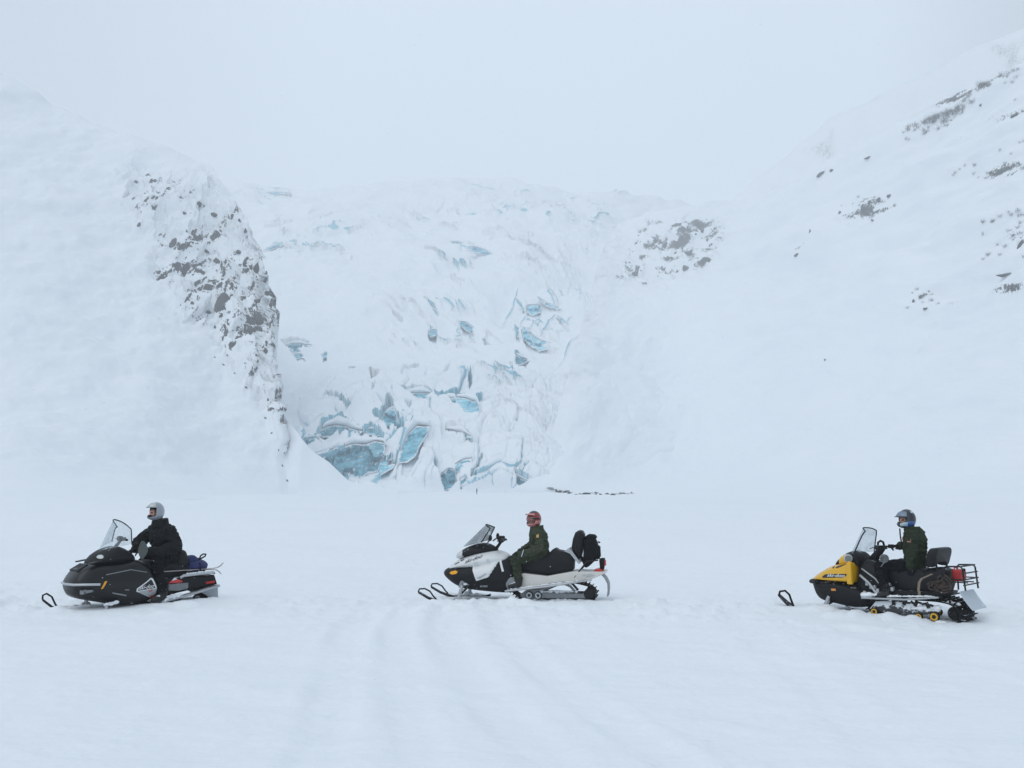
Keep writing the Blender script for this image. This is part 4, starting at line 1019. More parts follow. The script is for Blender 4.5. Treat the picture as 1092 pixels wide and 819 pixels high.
# ------------------------------------------------------------------ people
from mathutils.kdtree import KDTree
class Body:
    def __init__(s): s.b = MB(); s.tags = []
    def _t(s, m): s.tags += [m] * (len(s.b.v) - len(s.tags))
    def limb(s, pts, rs, m, k=7, n=10):
        path = []; rad = []
        for i in range(len(pts) - 1):
            for j in range(k):
                t = j / k; path.append(Vector(pts[i]).lerp(Vector(pts[i + 1]), t)); rad.append(rs[i] + (rs[i + 1] - rs[i]) * t)
        path.append(Vector(pts[-1])); rad.append(rs[-1]); s.b.tube(path, rad, n); s._t(m)
        for p, r in ((pts[0], rs[0]), (pts[-1], rs[-1])): s.b.ball(p, (r, r, r), 10, 8); s._t(m)
        for p, r in zip(pts[1:-1], rs[1:-1]): s.b.ball(p, (r * 1.02,) * 3, 10, 8); s._t(m)
    def torso(s, line, m):
        """line = [(x, y, z, half depth, half width)] from seat to neck"""
        rings = []; L_ = []
        for a, c in zip(line[:-1], line[1:]):
            for j in range(5): L_.append([a[i] + (c[i] - a[i]) * j / 5 for i in range(5)])
        L_.append(line[-1])
        for x, y, z, dp, wd in L_:
            rings.append([(x + dp * math.copysign(abs(math.cos(t)) ** .85, math.cos(t)), y + wd * math.copysign(abs(math.sin(t)) ** .85, math.sin(t)), z) for t in [2 * math.pi * k / 20 for k in range(20)]])
        s.b.loft(rings); s._t(m)
    def blob(s, c, rad, m, rot=None): s.b.ball(c, rad, 12, 9, rot); s._t(m)
    def hand(s, wrist, fwd, nrm, m, side, curl=.5, sc_=1.12):
        """palm, four unequal fingers in three bent joints, thumb leaving the side of the palm"""
        f = Vector(fwd).normalized(); nr = Vector(nrm); nr = (nr - f * nr.dot(f)).normalized(); lat = f.cross(nr) * side; w = Vector(wrist)
        rot = Matrix((f, lat, nr)).transposed()
        s.blob(w + f * .05 * sc_, (.056 * sc_, .044 * sc_, .022 * sc_), m, rot)
        for i, (o_, L_) in enumerate(((-.031, .070), (-.010, .080), (.011, .074), (.031, .058))):
            p = w + (f * .092 + lat * o_) * sc_; ang = 0.; pts = [p - f * .03]; 
            pts.append(p); 
            for seg in (.45, .32, .25):
                ang += curl * (1.1 + .1 * i); p = p + (f * math.cos(ang) - nr * math.sin(ang)) * L_ * seg * sc_; pts.append(p)
            s.limb(pts, [.0115 * sc_] * 2 + [.011 * sc_, .0105 * sc_, .0095 * sc_], m, 3, 7)
        t0 = w + (f * .025 - lat * .030) * sc_; t1 = t0 + (f * .030 - lat * .030 - nr * .012) * sc_; t2 = t1 + (f * .028 - lat * .004 - nr * .022) * sc_
        s.limb([t0, t1, t2], [.0155 * sc_, .0135 * sc_, .0115 * sc_], m, 3, 7)
    def head(s, c, yaw, skin, mask, pitch=0.):
        rot = rot3(0, pitch, yaw); C_ = Vector(c)
        def at(x, y, z): return C_ + rot @ Vector((x, y, z))
        s.blob(c, (.098, .078, .118), mask, rot)
        s.blob(at(-.030, 0, -.02), (.066, .062, .095), skin, rot)
        s.blob(at(-.045, 0, -.085), (.042, .042, .035), mask, rot)                       # chin
        s.blob(at(-.102, 0, -.018), (.018, .013, .026), skin, rot)                        # nose
        s.blob(at(-.088, 0, .030), (.016, .048, .012), skin, rot)                         # brow
        for y in (-.031, .031):
            s.blob(at(-.086, y, .008), (.011, .015, .009), 'eye', rot); s.blob(at(-.078, y * 1.15, -.03), (.020, .018, .018), skin, rot)
            s.blob(at(.0, y * 2.55, -.005), (.018, .010, .030), mask, rot)                # ears under the helmet
        s.blob(at(-.090, 0, -.062), (.010, .024, .007), 'lip', rot)
    def finish(s, mats, loc, rz, label, group=None, folds=.024, voxel=.0105):
        o = s.b.build('person', [bpy.data.materials[m.name] for m in mats.values()])
        md = o.modifiers.new('r', 'REMESH'); md.mode = 'VOXEL'; md.voxel_size = voxel
        md = o.modifiers.new('s', 'SMOOTH'); md.factor = .5; md.iterations = 3
        dg = bpy.context.evaluated_depsgraph_get(); me = bpy.data.meshes.new_from_object(o.evaluated_get(dg))
        kd = KDTree(len(s.b.v))
        for i, v in enumerate(s.b.v): kd.insert(v, i)
        kd.balance(); keys = list(mats)
        me.materials.clear()
        for m in mats.values(): me.materials.append(m)
        vt = [keys.index(s.tags[kd.find(v.co)[1]]) for v in me.vertices]
        idx = []
        for p in me.polygons:
            q = [vt[i] for i in p.vertices]; idx.append(max(set(q), key=q.count))
        me.polygons.foreach_set('material_index', idx); me.polygons.foreach_set('use_smooth', [True] * len(me.polygons))
        old = o.data; o.modifiers.clear(); o.data = me; bpy.data.meshes.remove(old); me.name = 'person'
        # cloth folds, none on face and gloves
        n = len(me.vertices); co_ = np.zeros(n * 3); me.vertices.foreach_get('co', co_); co_ = co_.reshape(-1, 3); nn = np.zeros(n * 3); me.vertices.foreach_get('normal', nn); nn = nn.reshape(-1, 3)
        cloth = np.array([1. if keys[t] in ('jacket', 'trousers') else .0 for t in vt])
        r_ = 1 - np.abs(fbm(co_[:, 0] * 7, co_[:, 1] * 7, co_[:, 2] * 13, 3, 77)); d = (r_ - .6) * folds * 1.6 + fbm(co_[:, 0] * 22, co_[:, 1] * 22, co_[:, 2] * 26, 2, 79) * folds * .3
        me.vertices.foreach_set('co', (co_ + nn * (d * cloth)[:, None]).ravel()); me.update()
        o.location = loc; o.rotation_euler = (0, 0, rz)
        tag(o, label, 'person', group)
        return o

def sph(c, rot, rad, az, el, k=1., push=0.):
    v = Vector((-rad[0] * math.cos(el) * math.cos(az), rad[1] * math.cos(el) * math.sin(az), rad[2] * math.sin(el))) * k
    v.x -= push
    return Vector(c) + rot @ v
def helmet(person, c, yaw, mats, zone, rad=(.148, .128, .165), opening=(58, -24, 26), chin=True, pitch=0.):
    rot = rot3(0, pitch, yaw); b = MB(); na, ne = 48, 30; oa, e0, e1 = opening
    P = {}
    for i in range(na):
        for j in range(ne + 1):
            az = -math.pi + 2 * math.pi * i / na; el = R(-62 + 151.9 * j / ne)
            fr = max(0, math.cos(az)) ** 2
            push = (.045 if chin else .0) * fr * float(sstep(R(-12), R(-32), el)) * (1 - .6 * float(sstep(R(-45), R(-62), el)))
            P[i, j] = len(b.v); b.v.append(tuple(sph(c, rot, rad, az, el, 1, push)))
    for i in range(na):
        for j in range(ne):
            az = math.degrees(-math.pi + 2 * math.pi * (i + .5) / na); el = -62 + 151.9 * (j + .5) / ne
            lim = oa * math.sqrt(max(0, 1 - (max(0, abs(el - (e0 + e1) / 2) - (e1 - e0) * .22) / ((e1 - e0) * .28 + 1e-6)) ** 2)) if e0 < el < e1 else -1
            if abs(az) < lim: continue
            if not chin and abs(az) < oa and el < e0: continue
            i2 = (i + 1) % na; b.f.append((P[i, j], P[i2, j], P[i2, j + 1], P[i, j + 1])); b.m.append(zone(az, el))
    me_m = [M[m] for m in mats] + [M['liner']]
    o = b.build('helmet', me_m, person, angle=60)
    md = o.modifiers.new('shell', 'SOLIDIFY'); md.thickness = .022; md.offset = -1; md.material_offset = len(me_m); md.material_offset_rim = len(me_m)
    return o, rot
def shield(name, parent, c, rot, rad, az, el, k, m, solid=.006, n=(16, 6), flare=0.):
    g = []
    for j in range(n[1] + 1):
        t = j / n[1]; row = []
        for i in range(n[0] + 1):
            a = R(-az + 2 * az * i / n[0]); e = R(el[0] + (el[1] - el[0]) * t)
            kk = k + flare * (1 - t) * max(0, math.cos(a)) ** 2; row.append(sph(c, rot, rad, a, e, kk))
        g.append(row)
    return MB().loft(g, False, closed=False).build(name, m, parent, solid=solid, angle=60)

def caked(parent, spots, seed):
    rs = random.Random(seed)
    for x0, x1, y, z0, z1, n, r in spots:
        b = MB(); n = max(n, int(math.hypot(x1 - x0, z1 - z0) / (1.1 * r)))
        for k in range(n):
            t = (k + .5) / n; b.ball((x0 + (x1 - x0) * t, y + rs.uniform(-.5, .5) * r, z0 + (z1 - z0) * t), (r * rs.uniform(.9, 1.7), r * rs.uniform(.6, 1.1), r * rs.uniform(.3, .85)), 10, 7)
        bumpy(b.build('packed_snow', M['packed'], parent), r * .35, .5 / r, seed)

# ================================================================== black touring sled on the left
LP, LA = (-6.47, 17.5, -.03), R(43)
S = empty('snowmobile', LP, LA)
tag(S, 'black snowmobile with tall windshield, ridden by the person in a silver helmet', 'snowmobile', 'snowmobiles standing in a row on the snow')
hull = shell('hull', [(-1.22, .31, .47, .10, .22, .16, .41), (-1.14, .23, .61, .18, .36, .26, .44), (-.98, .18, .75, .22, .42, .32, .43), (-.75, .13, .77, .28, .44, .35, .42), (-.45, .06, .76, .32, .45, .36, .42),
                      (-.14, .06, .81, .30, .45, .34, .42), (.05, .08, .73, .27, .44, .32, .38), (.15, .10, .55, .25, .41, .32, .32), (.20, .15, .40, .24, .38, .28, .27)], M['black_gloss'], S)
T_ = bvh_of(hull)
shell('cowl', [(-.90, .72, .79, .10, .2, .12, .75), (-.80, .72, .90, .22, .30, .20, .80), (-.62, .74, 1.0, .28, .36, .27, .86), (-.42, .76, 1.04, .26, .34, .26, .88), (-.25, .76, .95, .22, .28, .20, .85), (-.12, .76, .86, .16, .20, .14, .8)], M['black_matte'], S)
for y in (-.17, .17):
    MB().ball((-.735, y, .855), (.085, .125, .062), 16, 10, rot3(0, R(-28), R(12 if y < 0 else -12))).build('headlight', M['lens'], S)
b = MB(); b.box((-1.02, 0, .705), (.20, .36, .03), rot3(0, R(-30), 0)).box((-.86, -.3, .80), (.22, .10, .02), rot3(0, R(-10), R(14))).box((-.86, .3, .80), (.22, .10, .02), rot3(0, R(-10), R(-14)))
b.build('hood_vent', M['black_matte'], S, bevel=.006)
MB().tube([(-.78, .46, .45), (-1.02, .42, .455), (-1.19, .27, .45), (-1.235, 0, .448), (-1.19, -.27, .45), (-1.02, -.43, .455), (-.84, -.49, .45)], .021, 8).build('front_bumper', M['silver'], S)
MB().slab([(-1.10, .36), (-.90, .38), (-.88, .33), (-1.08, .29)], rounded(.40, .05)).build('air_intake', M['grey'], S)
def ws(s, t):
    hw = (.43 - .115 * t) * (1 - .14 * max(0, t - .75) * 4 * abs(s) ** 3)
    return (-.68 + .22 * t + (.36 - .20 * t) * s * s, hw * s, .98 + .505 * t + (.11 * (1 - t) - .10 * t * t) * s * s - .04 * t ** 6 * abs(s) ** 5)
windshield(S, ws, M['glass'], M['rubber_clean'], .010)
handlebar(S, -.34, 1.15, .38, (-.52, .90), rise=.05, sweep=.05, turn=R(-14))
# wind guard beside the grip
MB().loft([[(-.20 + .05 * math.sin(t * 3.1), -.47 + .03 * math.cos(a), .80 + .36 * t + 0 * a) if False else (-.145 + .085 * math.cos(a) * math.sin(math.pi * (.08 + .84 * t)), -.45 - .03 * math.sin(math.pi * t), .83 + .30 * t) for a in [k * math.pi / 6 for k in range(12)]] for t in [j / 9 for j in range(10)]]).build('hand_guard', M['smoke'], S)
decal('side_reflector', [[(-.80, .365), (-.745, .49), (-.705, .495), (-.765, .37)]], T_, M['amber'], S, .006)
decal('side_decal', [[(-.20, .285), (-.20, .335), (.04, .50), (.085, .485), (.10, .40), (.165, .325), (.195, .31), (.185, .20), (.06, .165)]], T_, M['decal_white'], S, .004)
decal('side_decal', [[(-.175, .295), (-.172, .328), (.037, .475), (.062, .455), (.078, .395), (.13, .322)]], T_, M['decal_black'], S, .007)
decal('side_decal', [[(-.19, .278), (.185, .312), (.178, .205), (.06, .172)]], T_, M['decal_grey'], S, .0065)
decal('side_decal', [[(.065, .170), (.185, .235), (.175, .13), (.135, .108)]], T_, M['red_decal'], S, .008)
lettering('ski-doo', T_, M['decal_white'], S, -.165, .10, .312, .10, .35, .07, .011)
lettering('600', T_, M['red_decal'], S, .015, .09, .262, .05, .25, .05, .011)
decal('panel_line', [[(-.72, .60), (-.30, .66), (-.02, .60), (-.02, .59), (-.30, .648), (-.72, .588)], [(-.60, .30), (-.36, .24), (-.36, .215), (-.60, .28)], [(-.40, .335), (-.33, .33), (-.33, .315), (-.40, .32)]], T_, M['grey'], S, .004)
MB().slab([(.0, .70), (.10, .78), (.45, .74), (.62, .71), (.80, .66), (.84, .50), (.62, .42), (.1, .42), (.0, .5)], rounded(.21, .05)).build('seat', M['vinyl'], S, bevel=.02)
bk = MB().slab([(.60, .66), (.60, .84), (.64, .92), (.71, .94), (.77, .90), (.83, .76), (.85, .64), (.76, .60)], rounded(.22, .06)).build('backrest', M['vinyl'], S, bevel=.025)
tun = MB().slab([(.2, .30), (.34, .46), (.66, .47), (1.27, .47), (1.33, .30), (1.1, .27), (.6, .2), (.25, .12)], [(-.29, .02), (-.27, 0), (.27, 0), (.29, .02)]).build('tunnel', M['black_matte'], S, bevel=.01)
T2 = bvh_of(tun)
decal('rear_decal', [[(.40, .375), (.505, .455), (.53, .455), (.66, .40), (.66, .375)]], T2, M['red_decal'], S, .006)
decal('rear_decal', [[(.455, .415), (.505, .458), (.535, .458), (.565, .44), (.51, .425)]], T2, M['decal_white'], S, .010)
b = MB(); b.slab([(.385, .25), (.40, .355), (.76, .365), (.765, .275), (.60, .235)], [(-.325, .008), (-.31, 0), (-.285, 0)])
for k in range(11): b.box((.415 + k * .032, -.328, .30), (.010, .012, .095), rot3(0, R(12), 0))
b.build('louvre_panel', M['grey'], S)
for sg in (-1, 1):
    MB().tube([(.62, sg * .30, .46), (.66, sg * .335, .495), (1.20, sg * .335, .525), (1.26, sg * .28, .50)], .026, 8).build('rack_rail', M['silver'], S)
    b = MB(); b.slab([(.24, .06), (.24, .10), (.75, .185), (1.31, .305), (1.31, .265), (.75, .145)], [(sg * .30, 0), (sg * .43, 0)]); b.build('running_board', M['alu'], S, bevel=.006)
b = MB()
for u in (.70, .84, .98, 1.12, 1.24): b.tube([(u, -.33, .505), (u, .33, .505)], .012, 6)
b.build('rack_deck', M['dark_metal'], S)
MB().slab([(1.10, .315), (1.10, .355), (1.26, .37), (1.275, .325)], rounded(.30, .01)).build('tail_light', M['red'], S)
MB().slab([(.98, .20), (1.28, .29), (1.335, .275), (1.35, .06), (1.20, .055), (1.12, .12)], [(-.295, .012), (-.285, 0), (-.275, 0)]).slab([(1.30, .29), (1.335, .275), (1.35, .04), (1.335, .04)], [(-.285, 0), (.285, 0)]).slab([(.98, .20), (1.28, .29), (1.335, .275), (1.35, .06), (1.20, .055), (1.12, .12)], [(.275, 0), (.285, 0), (.295, .012)]).build('snow_flap', M['flap'], S)
track(S, [(.05, .28), (1.05, .26), (1.20, .14), (1.12, .02), (.2, .0), (.0, .12)], .25)
for u in (.45, .62, .95): wheel(S, u, -.26, .075, .06, M['grey'])
ski(S, .44, -.72, (-1.43, .20), (-1.20, .02), (-1.37, .29), dz=-.02)
ski(S, -.46, -.70, (-1.36, .16), (-1.16, .02), (-1.30, .22), dz=-.20)
b = MB()
for k in range(16):
    u = .30 + .020 * k; b.ball((u, -.36 - random.uniform(0, .05), .115 + .17 * (u - .3) + random.uniform(-.01, .02)), (.03, .04, random.uniform(.015, .045)), 8, 6)
b.build('packed_snow', M['packed'], S)

caked(S, [(-1.18, -.60, .44, .02, .03, 9, .05), (.72, 1.24, -.335, .525, .55, 12, .018), (-.72, -.5, -.38, .10, .14, 4, .05), (.35, 1.1, -.30, .03, .03, 14, .05)], 21)
P = Body()
P.torso([(.47, 0, .70, .19, .21), (.47, 0, .82, .21, .235), (.45, 0, .96, .215, .24), (.42, 0, 1.12, .22, .26), (.40, 0, 1.25, .20, .25), (.39, 0, 1.34, .14, .19), (.36, 0, 1.41, .115, .13), (.33, 0, 1.47, .105, .11)], 'jacket')
P.limb([(.41, -.225, 1.29), (.50, -.345, 1.02), (.24, -.30, .925), (.03, -.18, .935)], [.118, .108, .09, .066], 'jacket')
P.limb([(.38, .215, 1.30), (.13, .36, 1.07), (-.01, .19, .955)], [.115, .10, .065], 'jacket')
P.limb([(.46, -.12, .76), (.19, -.27, .73), (.27, -.38, .25)], [.125, .10, .075], 'trousers')
P.limb([(.46, .12, .76), (.19, .27, .73), (.27, .38, .25)], [.125, .10, .075], 'trousers')
for y in (-.39, .39): P.limb([(.28, y, .24), (.27, y, .16), (.10, y * 1.03, .12)], [.075, .065, .05], 'boot')
P.hand((.02, -.17, .945), (-.9, .35, -.15), (.1, -.2, 1), 'glove', 1, .35); P.hand((-.01, .19, .955), (-.8, -.5, -.1), (.1, .2, 1), 'glove', -1, .4)
hc = (.265, 0, 1.61); P.limb([(.33, 0, 1.44), (.28, 0, 1.53)], [.08, .065], 'mask', 4); P.head((.255, 0, 1.585), R(6), 'skin', 'mask')
rider = P.finish({'jacket': M['suit_black'], 'trousers': M['suit_navy'], 'skin': M['skin'], 'mask': M['balaclava'], 'eye': M['liner'], 'lip': M['skin'], 'glove': M['glove'], 'boot': M['boot']}, LP, LA,
                 'person in black winter clothes and silver helmet, sitting on the black snowmobile')
hl, rot = helmet(rider, hc, R(6), ['helm_silver'], lambda a, e: 0, opening=(70, -38, 38), rad=(.150, .130, .165))
shield('visor', hl, hc, rot, (.152, .132, .17), 64, (24, 60), 1.05, M['visor_pale'], flare=.12)
shield('visor_brim', hl, hc, rot, (.152, .132, .17), 60, (21, 26), 1.07, M['smoke'], .01, (16, 2), flare=.20)
shield('mouth_guard', hl, hc, rot, (.152, .132, .17), 34, (-44, -20), .98, M['rubber_clean'], flare=.12)
cl = MB().loft([[(.345 + .135 * math.cos(t) * k, .145 * math.sin(t) * k, z + .02 * math.cos(t)) for t in [2 * math.pi * i / 24 for i in range(24)]] for z, k in ((1.36, 1.15), (1.42, 1.10), (1.47, 1.0), (1.475, .88), (1.42, .85))], False).build('collar', M['suit_black'], rider)
bumpy(cl, .008, 14, 5)
b = MB(); b.box((.245, -.105, 1.225), (.045, .008, .010), rot3(0, R(8), R(-25))); b.build('chest_logo', M['decal_grey'], rider)

def Lw(p, pos=LP, a=LA):
    c, s = math.cos(a), math.sin(a); return (pos[0] + p[0] * c - p[1] * s, pos[1] + p[0] * s + p[1] * c, pos[2] + p[2])
bag = empty('duffel_bag', Lw((.98, 0, .515)), LA); bag.scale = (1.15, 1.15, 1.3); tag(bag, 'crumpled navy blue bag strapped on the rear rack behind the black snowmobile seat', 'bag')
bumpy(MB().ball((0, 0, .085), (.20, .26, .10), 26, 18).build('bag_body', M['blue_cloth'], bag), .028, 9, 3)
b = MB(); b.ball((-.06, -.04, .16), (.10, .14, .07), 18, 12); b.ball((.10, .03, .12), (.12, .15, .06), 18, 12); bumpy(b.build('bag_flap', M['blue_cloth'], bag), .02, 11, 4)
MB().tube([(.0, -.27, .02), (.0, -.255, .12), (0, -.1, .20), (0, .1, .2), (0, .26, .1), (0, .27, .02)], .012, 6).build('strap', M['rubber_clean'], bag)
sh = empty('snow_shovel', Lw((.90, -.12, .535)), LA); tag(sh, 'snow shovel with black D shaped handle sticking up behind the blue bag', 'shovel')
MB().tube([(-.06, .1, .03), (.08, .02, .15), (.145, 0, .215)], .013, 8).build('shaft', M['rubber_clean'], sh)
MB().tube([(.145, 0, .215), (.16, -.015, .275), (.20, -.03, .305), (.255, -.03, .30), (.25, -.01, .265), (.20, 0, .235), (.145, 0, .215)], .014, 8).build('handle', M['rubber_clean'], sh)
MB().slab([(-.28, .015), (-.06, .035), (-.06, .02), (-.28, 0)], [(.0, 0), (.2, 0)]).build('blade', M['grey'], sh)
for y, s_, lab in ((-.05, 1, 'narrow pale ski on the rear rack with its tip curving up'), (.02, -1, 'narrow pale ski on the rear rack, lower of the pair, with its tip bent down')):
    b = MB(); rings = []
    for x, z, w in ((-.55, .0, .03), (0, .003, .028), (.40, .006, .028), (.48, .018, .026), (.54, .05, .022), (.585, .095, .012)):
        zz = .066 + s_ * (z + .006); xx = x; rings.append([(xx, -w, zz), (xx, w, zz), (xx, w, zz + .012), (xx, -w, zz + .012)])
    o = b.loft(rings).build('touring_ski', M['ski_top'], smooth=True); o.location = Lw((.86, -.20 + y, .50)); o.rotation_euler = (0, 0, LA); tag(o, lab, 'ski', 'pair of skis on the rear rack')

# ================================================================== white and black sled in the middle
MP, MA = (0., 18.3, -.03), R(-9)
S = empty('snowmobile', MP, MA)
tag(S, 'white and black snowmobile with small grey windshield, ridden by the person in a red helmet', 'snowmobile', 'snowmobiles standing in a row on the snow')
hull = shell('hull', [(-1.26, .44, .52, .08, .14, .10, .48), (-1.12, .34, .58, .2, .29, .22, .48), (-.97, .25, .62, .26, .37, .28, .48), (-.75, .20, .64, .30, .43, .32, .46), (-.5, .18, .68, .32, .45, .34, .46),
                      (-.25, .16, .76, .32, .44, .32, .46), (-.05, .15, .80, .28, .38, .28, .48), (.06, .17, .76, .24, .33, .22, .5), (.12, .24, .66, .2, .28, .18, .48)], M['black_matte'], S)
hood = shell('hood', [(-1.16, .545, .585, .10, .17, .10, .56), (-1.02, .56, .68, .22, .30, .2, .61), (-.86, .575, .77, .28, .36, .26, .66), (-.62, .58, .86, .32, .40, .30, .70), (-.36, .60, .90, .32, .40, .30, .74), (-.16, .66, .87, .28, .34, .24, .77), (-.02, .72, .80, .18, .24, .16, .77)], M['black_white'], S)
TH, TU = bvh_of(hood), bvh_of(hull)
o = decal('side_panel', [[(-.66, .68), (-.42, .735), (-.162, .776), (-.28, .63), (-.36, .45), (-.57, .384), (-.64, .55)]], TU, M['black_white'], S, .03); md = o.modifiers.new('thick', 'SOLIDIFY'); md.thickness = .03; md.offset = 0
o = decal('panel_stripe', [[(-.56, .43), (-.40, .52), (-.37, .51), (-.50, .42)]], TU, M['decal_grey'], S, .052)
o = decal('side_strut', [[(-.185, .75), (-.15, .755), (-.085, .55), (-.12, .54)]], TU, M['black_white'], S, .02); md = o.modifiers.new('thick', 'SOLIDIFY'); md.thickness = .02
decal('side_reflector', [[(-1.10, .500), (-1.06, .53), (-.98, .55), (-.93, .535), (-.95, .495), (-1.04, .475)]], TU, M['amber'], S, .012)
lettering('ski-doo', TH, M['decal_black'], S, -.80, -.48, .675, .085, .35, .36, .006)
decal('hood_vent', [[(-1.02, .655), (-.93, .70), (-.91, .69), (-1.0, .645)], [(-.90, .72), (-.84, .75), (-.82, .74), (-.88, .71)]], TH, M['decal_black'], S, .006)
lettering('600', TU, M['decal_grey'], S, -.52, -.38, .265, .05, .2, 0, .008)
shell('cowl', [(-1.0, .74, .80, .10, .17, .10, .77), (-.90, .76, .90, .2, .27, .18, .82), (-.70, .80, .985, .24, .32, .22, .88), (-.50, .82, 1.03, .22, .30, .2, .91), (-.34, .82, .97, .16, .22, .14, .88), (-.24, .82, .9, .1, .14, .08, .86)], M['black_matte'], S)
for y in (-.155, .155):
    MB().ball((-.915, y, .815), (.095, .115, .062), 16, 10, rot3(0, R(-30), R(16 if y < 0 else -16))).build('headlight', M['lens'], S)
def ws(s, t):
    hw = .35 - .12 * t
    return (-.90 + .42 * t + (.40 - .28 * t) * s * s, hw * s, .955 + .405 * t + (.10 - .16 * t) * s * s)
windshield(S, ws, M['glass_grey'], M['rubber_clean'], .010)
handlebar(S, -.20, 1.07, .36, (-.34, .86), rise=.10, sweep=.06, turn=R(4))
b = MB(); b.box((-.20, -.02, 1.12), (.12, .22, .07)); b.build('bar_pad', M['rubber_clean'], S, bevel=.02)
for sg in (-1, 1):
    b = MB(); b.tube([(-.40, sg * .27, 1.05), (-.34, sg * .36, 1.10)], .012, 6); b.ball((-.33, sg * .385, 1.135), (.030, .065, .055), 14, 10); b.build('mirror', M['rubber_clean'], S)
MB().slab([(.0, .62), (.25, .52), (.67, .475), (1.13, .565), (1.15, .85), (.99, .89), (.86, .915), (.80, .955), (.755, .925), (.66, .83), (.4, .775), (.1, .80), (-.04, .80)], rounded(.20, .05)).build('seat', M['vinyl'], S, bevel=.015)
bk = MB().slab([(1.10, .97), (1.125, 1.12), (1.17, 1.235), (1.23, 1.27), (1.29, 1.255), (1.325, 1.19), (1.31, 1.0), (1.265, .80), (1.22, .74), (1.14, .86)], rounded(.21, .06)).build('backrest', M['vinyl'], S, bevel=.025)
for sg in (-1, 1):
    MB().slab([(.98, .905), (1.05, .955), (1.10, .93), (1.27, .70), (1.23, .68), (1.08, .86)], [(sg * .205, 0), (sg * .225, 0)]).build('backrest_bracket', M['alu'], S)
    MB().tube([(1.16, sg * .29, .45), (1.38, sg * .27, .73), (1.58, sg * .25, .755)], .014, 7).build('grab_bar', M['dark_metal'], S)
    MB().tube([(-.06, sg * .42, .205), (.67, sg * .42, .295), (1.48, sg * .40, .425)], .017, 7).build('running_board_edge', M['alu'], S)
    MB().slab([(-.04, .215), (1.40, .415), (1.40, .425), (-.04, .227)], [(sg * .29, 0), (sg * .42, 0)]).build('running_board', M['alu'], S)
tun = MB().slab([(-.04, .21), (.67, .30), (1.48, .43), (1.72, .535), (1.70, .555), (1.15, .555), (.67, .465), (.25, .51), (-.04, .43)], [(-.30, .012), (-.29, 0), (.29, 0), (.30, .012)]).build('tunnel', M['cream'], S)
TT = bvh_of(tun)
decal('tunnel_decal', [[(.70, .345), (.98, .385), (.98, .365), (.72, .325)], [(1.36, .47), (1.52, .50), (1.52, .485), (1.37, .455)]], TT, M['decal_grey'], S, .005)
lettering('ski-doo', TT, M['decal_grey'], S, 1.30, 1.48, .475, .05, .3, .12, .006)
MB().lathe([(.10, -.31), (.115, -.325), (.105, -.34), (.07, -.345)], (.05, 0, .33), 22).build('drive_cover', M['grey'], S)
b = MB(); b.slab([(1.60, .57), (1.585, .75), (1.61, .775), (1.68, .775), (1.69, .70), (1.665, .57)], rounded(.09, .015)); b.build('tail_light_housing', M['rubber_clean'], S)
MB().slab([(1.665, .64), (1.672, .74), (1.70, .74), (1.705, .65)], rounded(.085, .01)).build('tail_light', M['red'], S)
MB().slab([(1.50, .535), (1.50, .575), (1.60, .60), (1.65, .58), (1.64, .53)], rounded(.20, .012)).build('tail_reflector', M['red'], S)
b = MB(); rings = []
for x, z in ((1.62, .52), (1.70, .43), (1.745, .34), (1.75, .23), (1.735, .12)): rings.append([(x - .012, -.2, z), (x + .012, -.2, z), (x + .012, .2, z), (x - .012, .2, z)])
b.loft(rings).build('snow_flap', M['grey'], S)
track(S, [(.0, .36), (.95, .37), (1.20, .345), (1.43, .29), (1.545, .165), (1.45, .045), (.22, .03), (-.02, .22)], .20, r=.14)
for sg in (-1, 1):
    b = MB(); b.slab([(.18, .14), (.30, .21), (.55, .235), (.62, .17), (1.30, .165), (1.36, .20), (1.42, .19), (1.43, .09), (.22, .07)], [(sg * .20, 0), (sg * .235, 0)])
    b.build('slide_rail', M['grey'], S, bevel=.006)
    b = MB(); b.tube([(.55, sg * .21, .22), (.82, sg * .22, .315), (.98, sg * .22, .33), (1.08, sg * .22, .29), (1.18, sg * .21, .18)], .024, 7); b.tube([(.98, sg * .22, .33), (1.05, sg * .2, .42)], .02, 7)
    b.build('suspension_arm', M['grey'], S)
    for u in (.351, .508): wheel(S, u, sg * .25, .125, .068, M['alu'])
    wheel(S, 1.42, sg * .225, .165, .098, M['dark_metal'], hub=.3)
MB().tube([(.62, -.13, .22), (.95, -.13, .36)], .03, 8).build('shock_absorber', M['grey'], S)
ski(S, -.48, -.90, (-1.62, .18), (-1.31, .035), (-1.50, .235), dz=.0, spindle=(.07, .30), loop_r=.014)
ski(S, .48, -.90, (-1.62, .18), (-1.31, .035), (-1.50, .235), dz=.0, spindle=(.07, .30), loop_r=.014)
b = MB(); b.slab([(-.93, .25), (-.86, .44), (-.72, .47), (-.68, .36), (-.76, .24)], [(-.36, .03), (-.34, 0), (.34, 0), (.36, .03)]); b.build('front_suspension', M['grey'], S, bevel=.02)

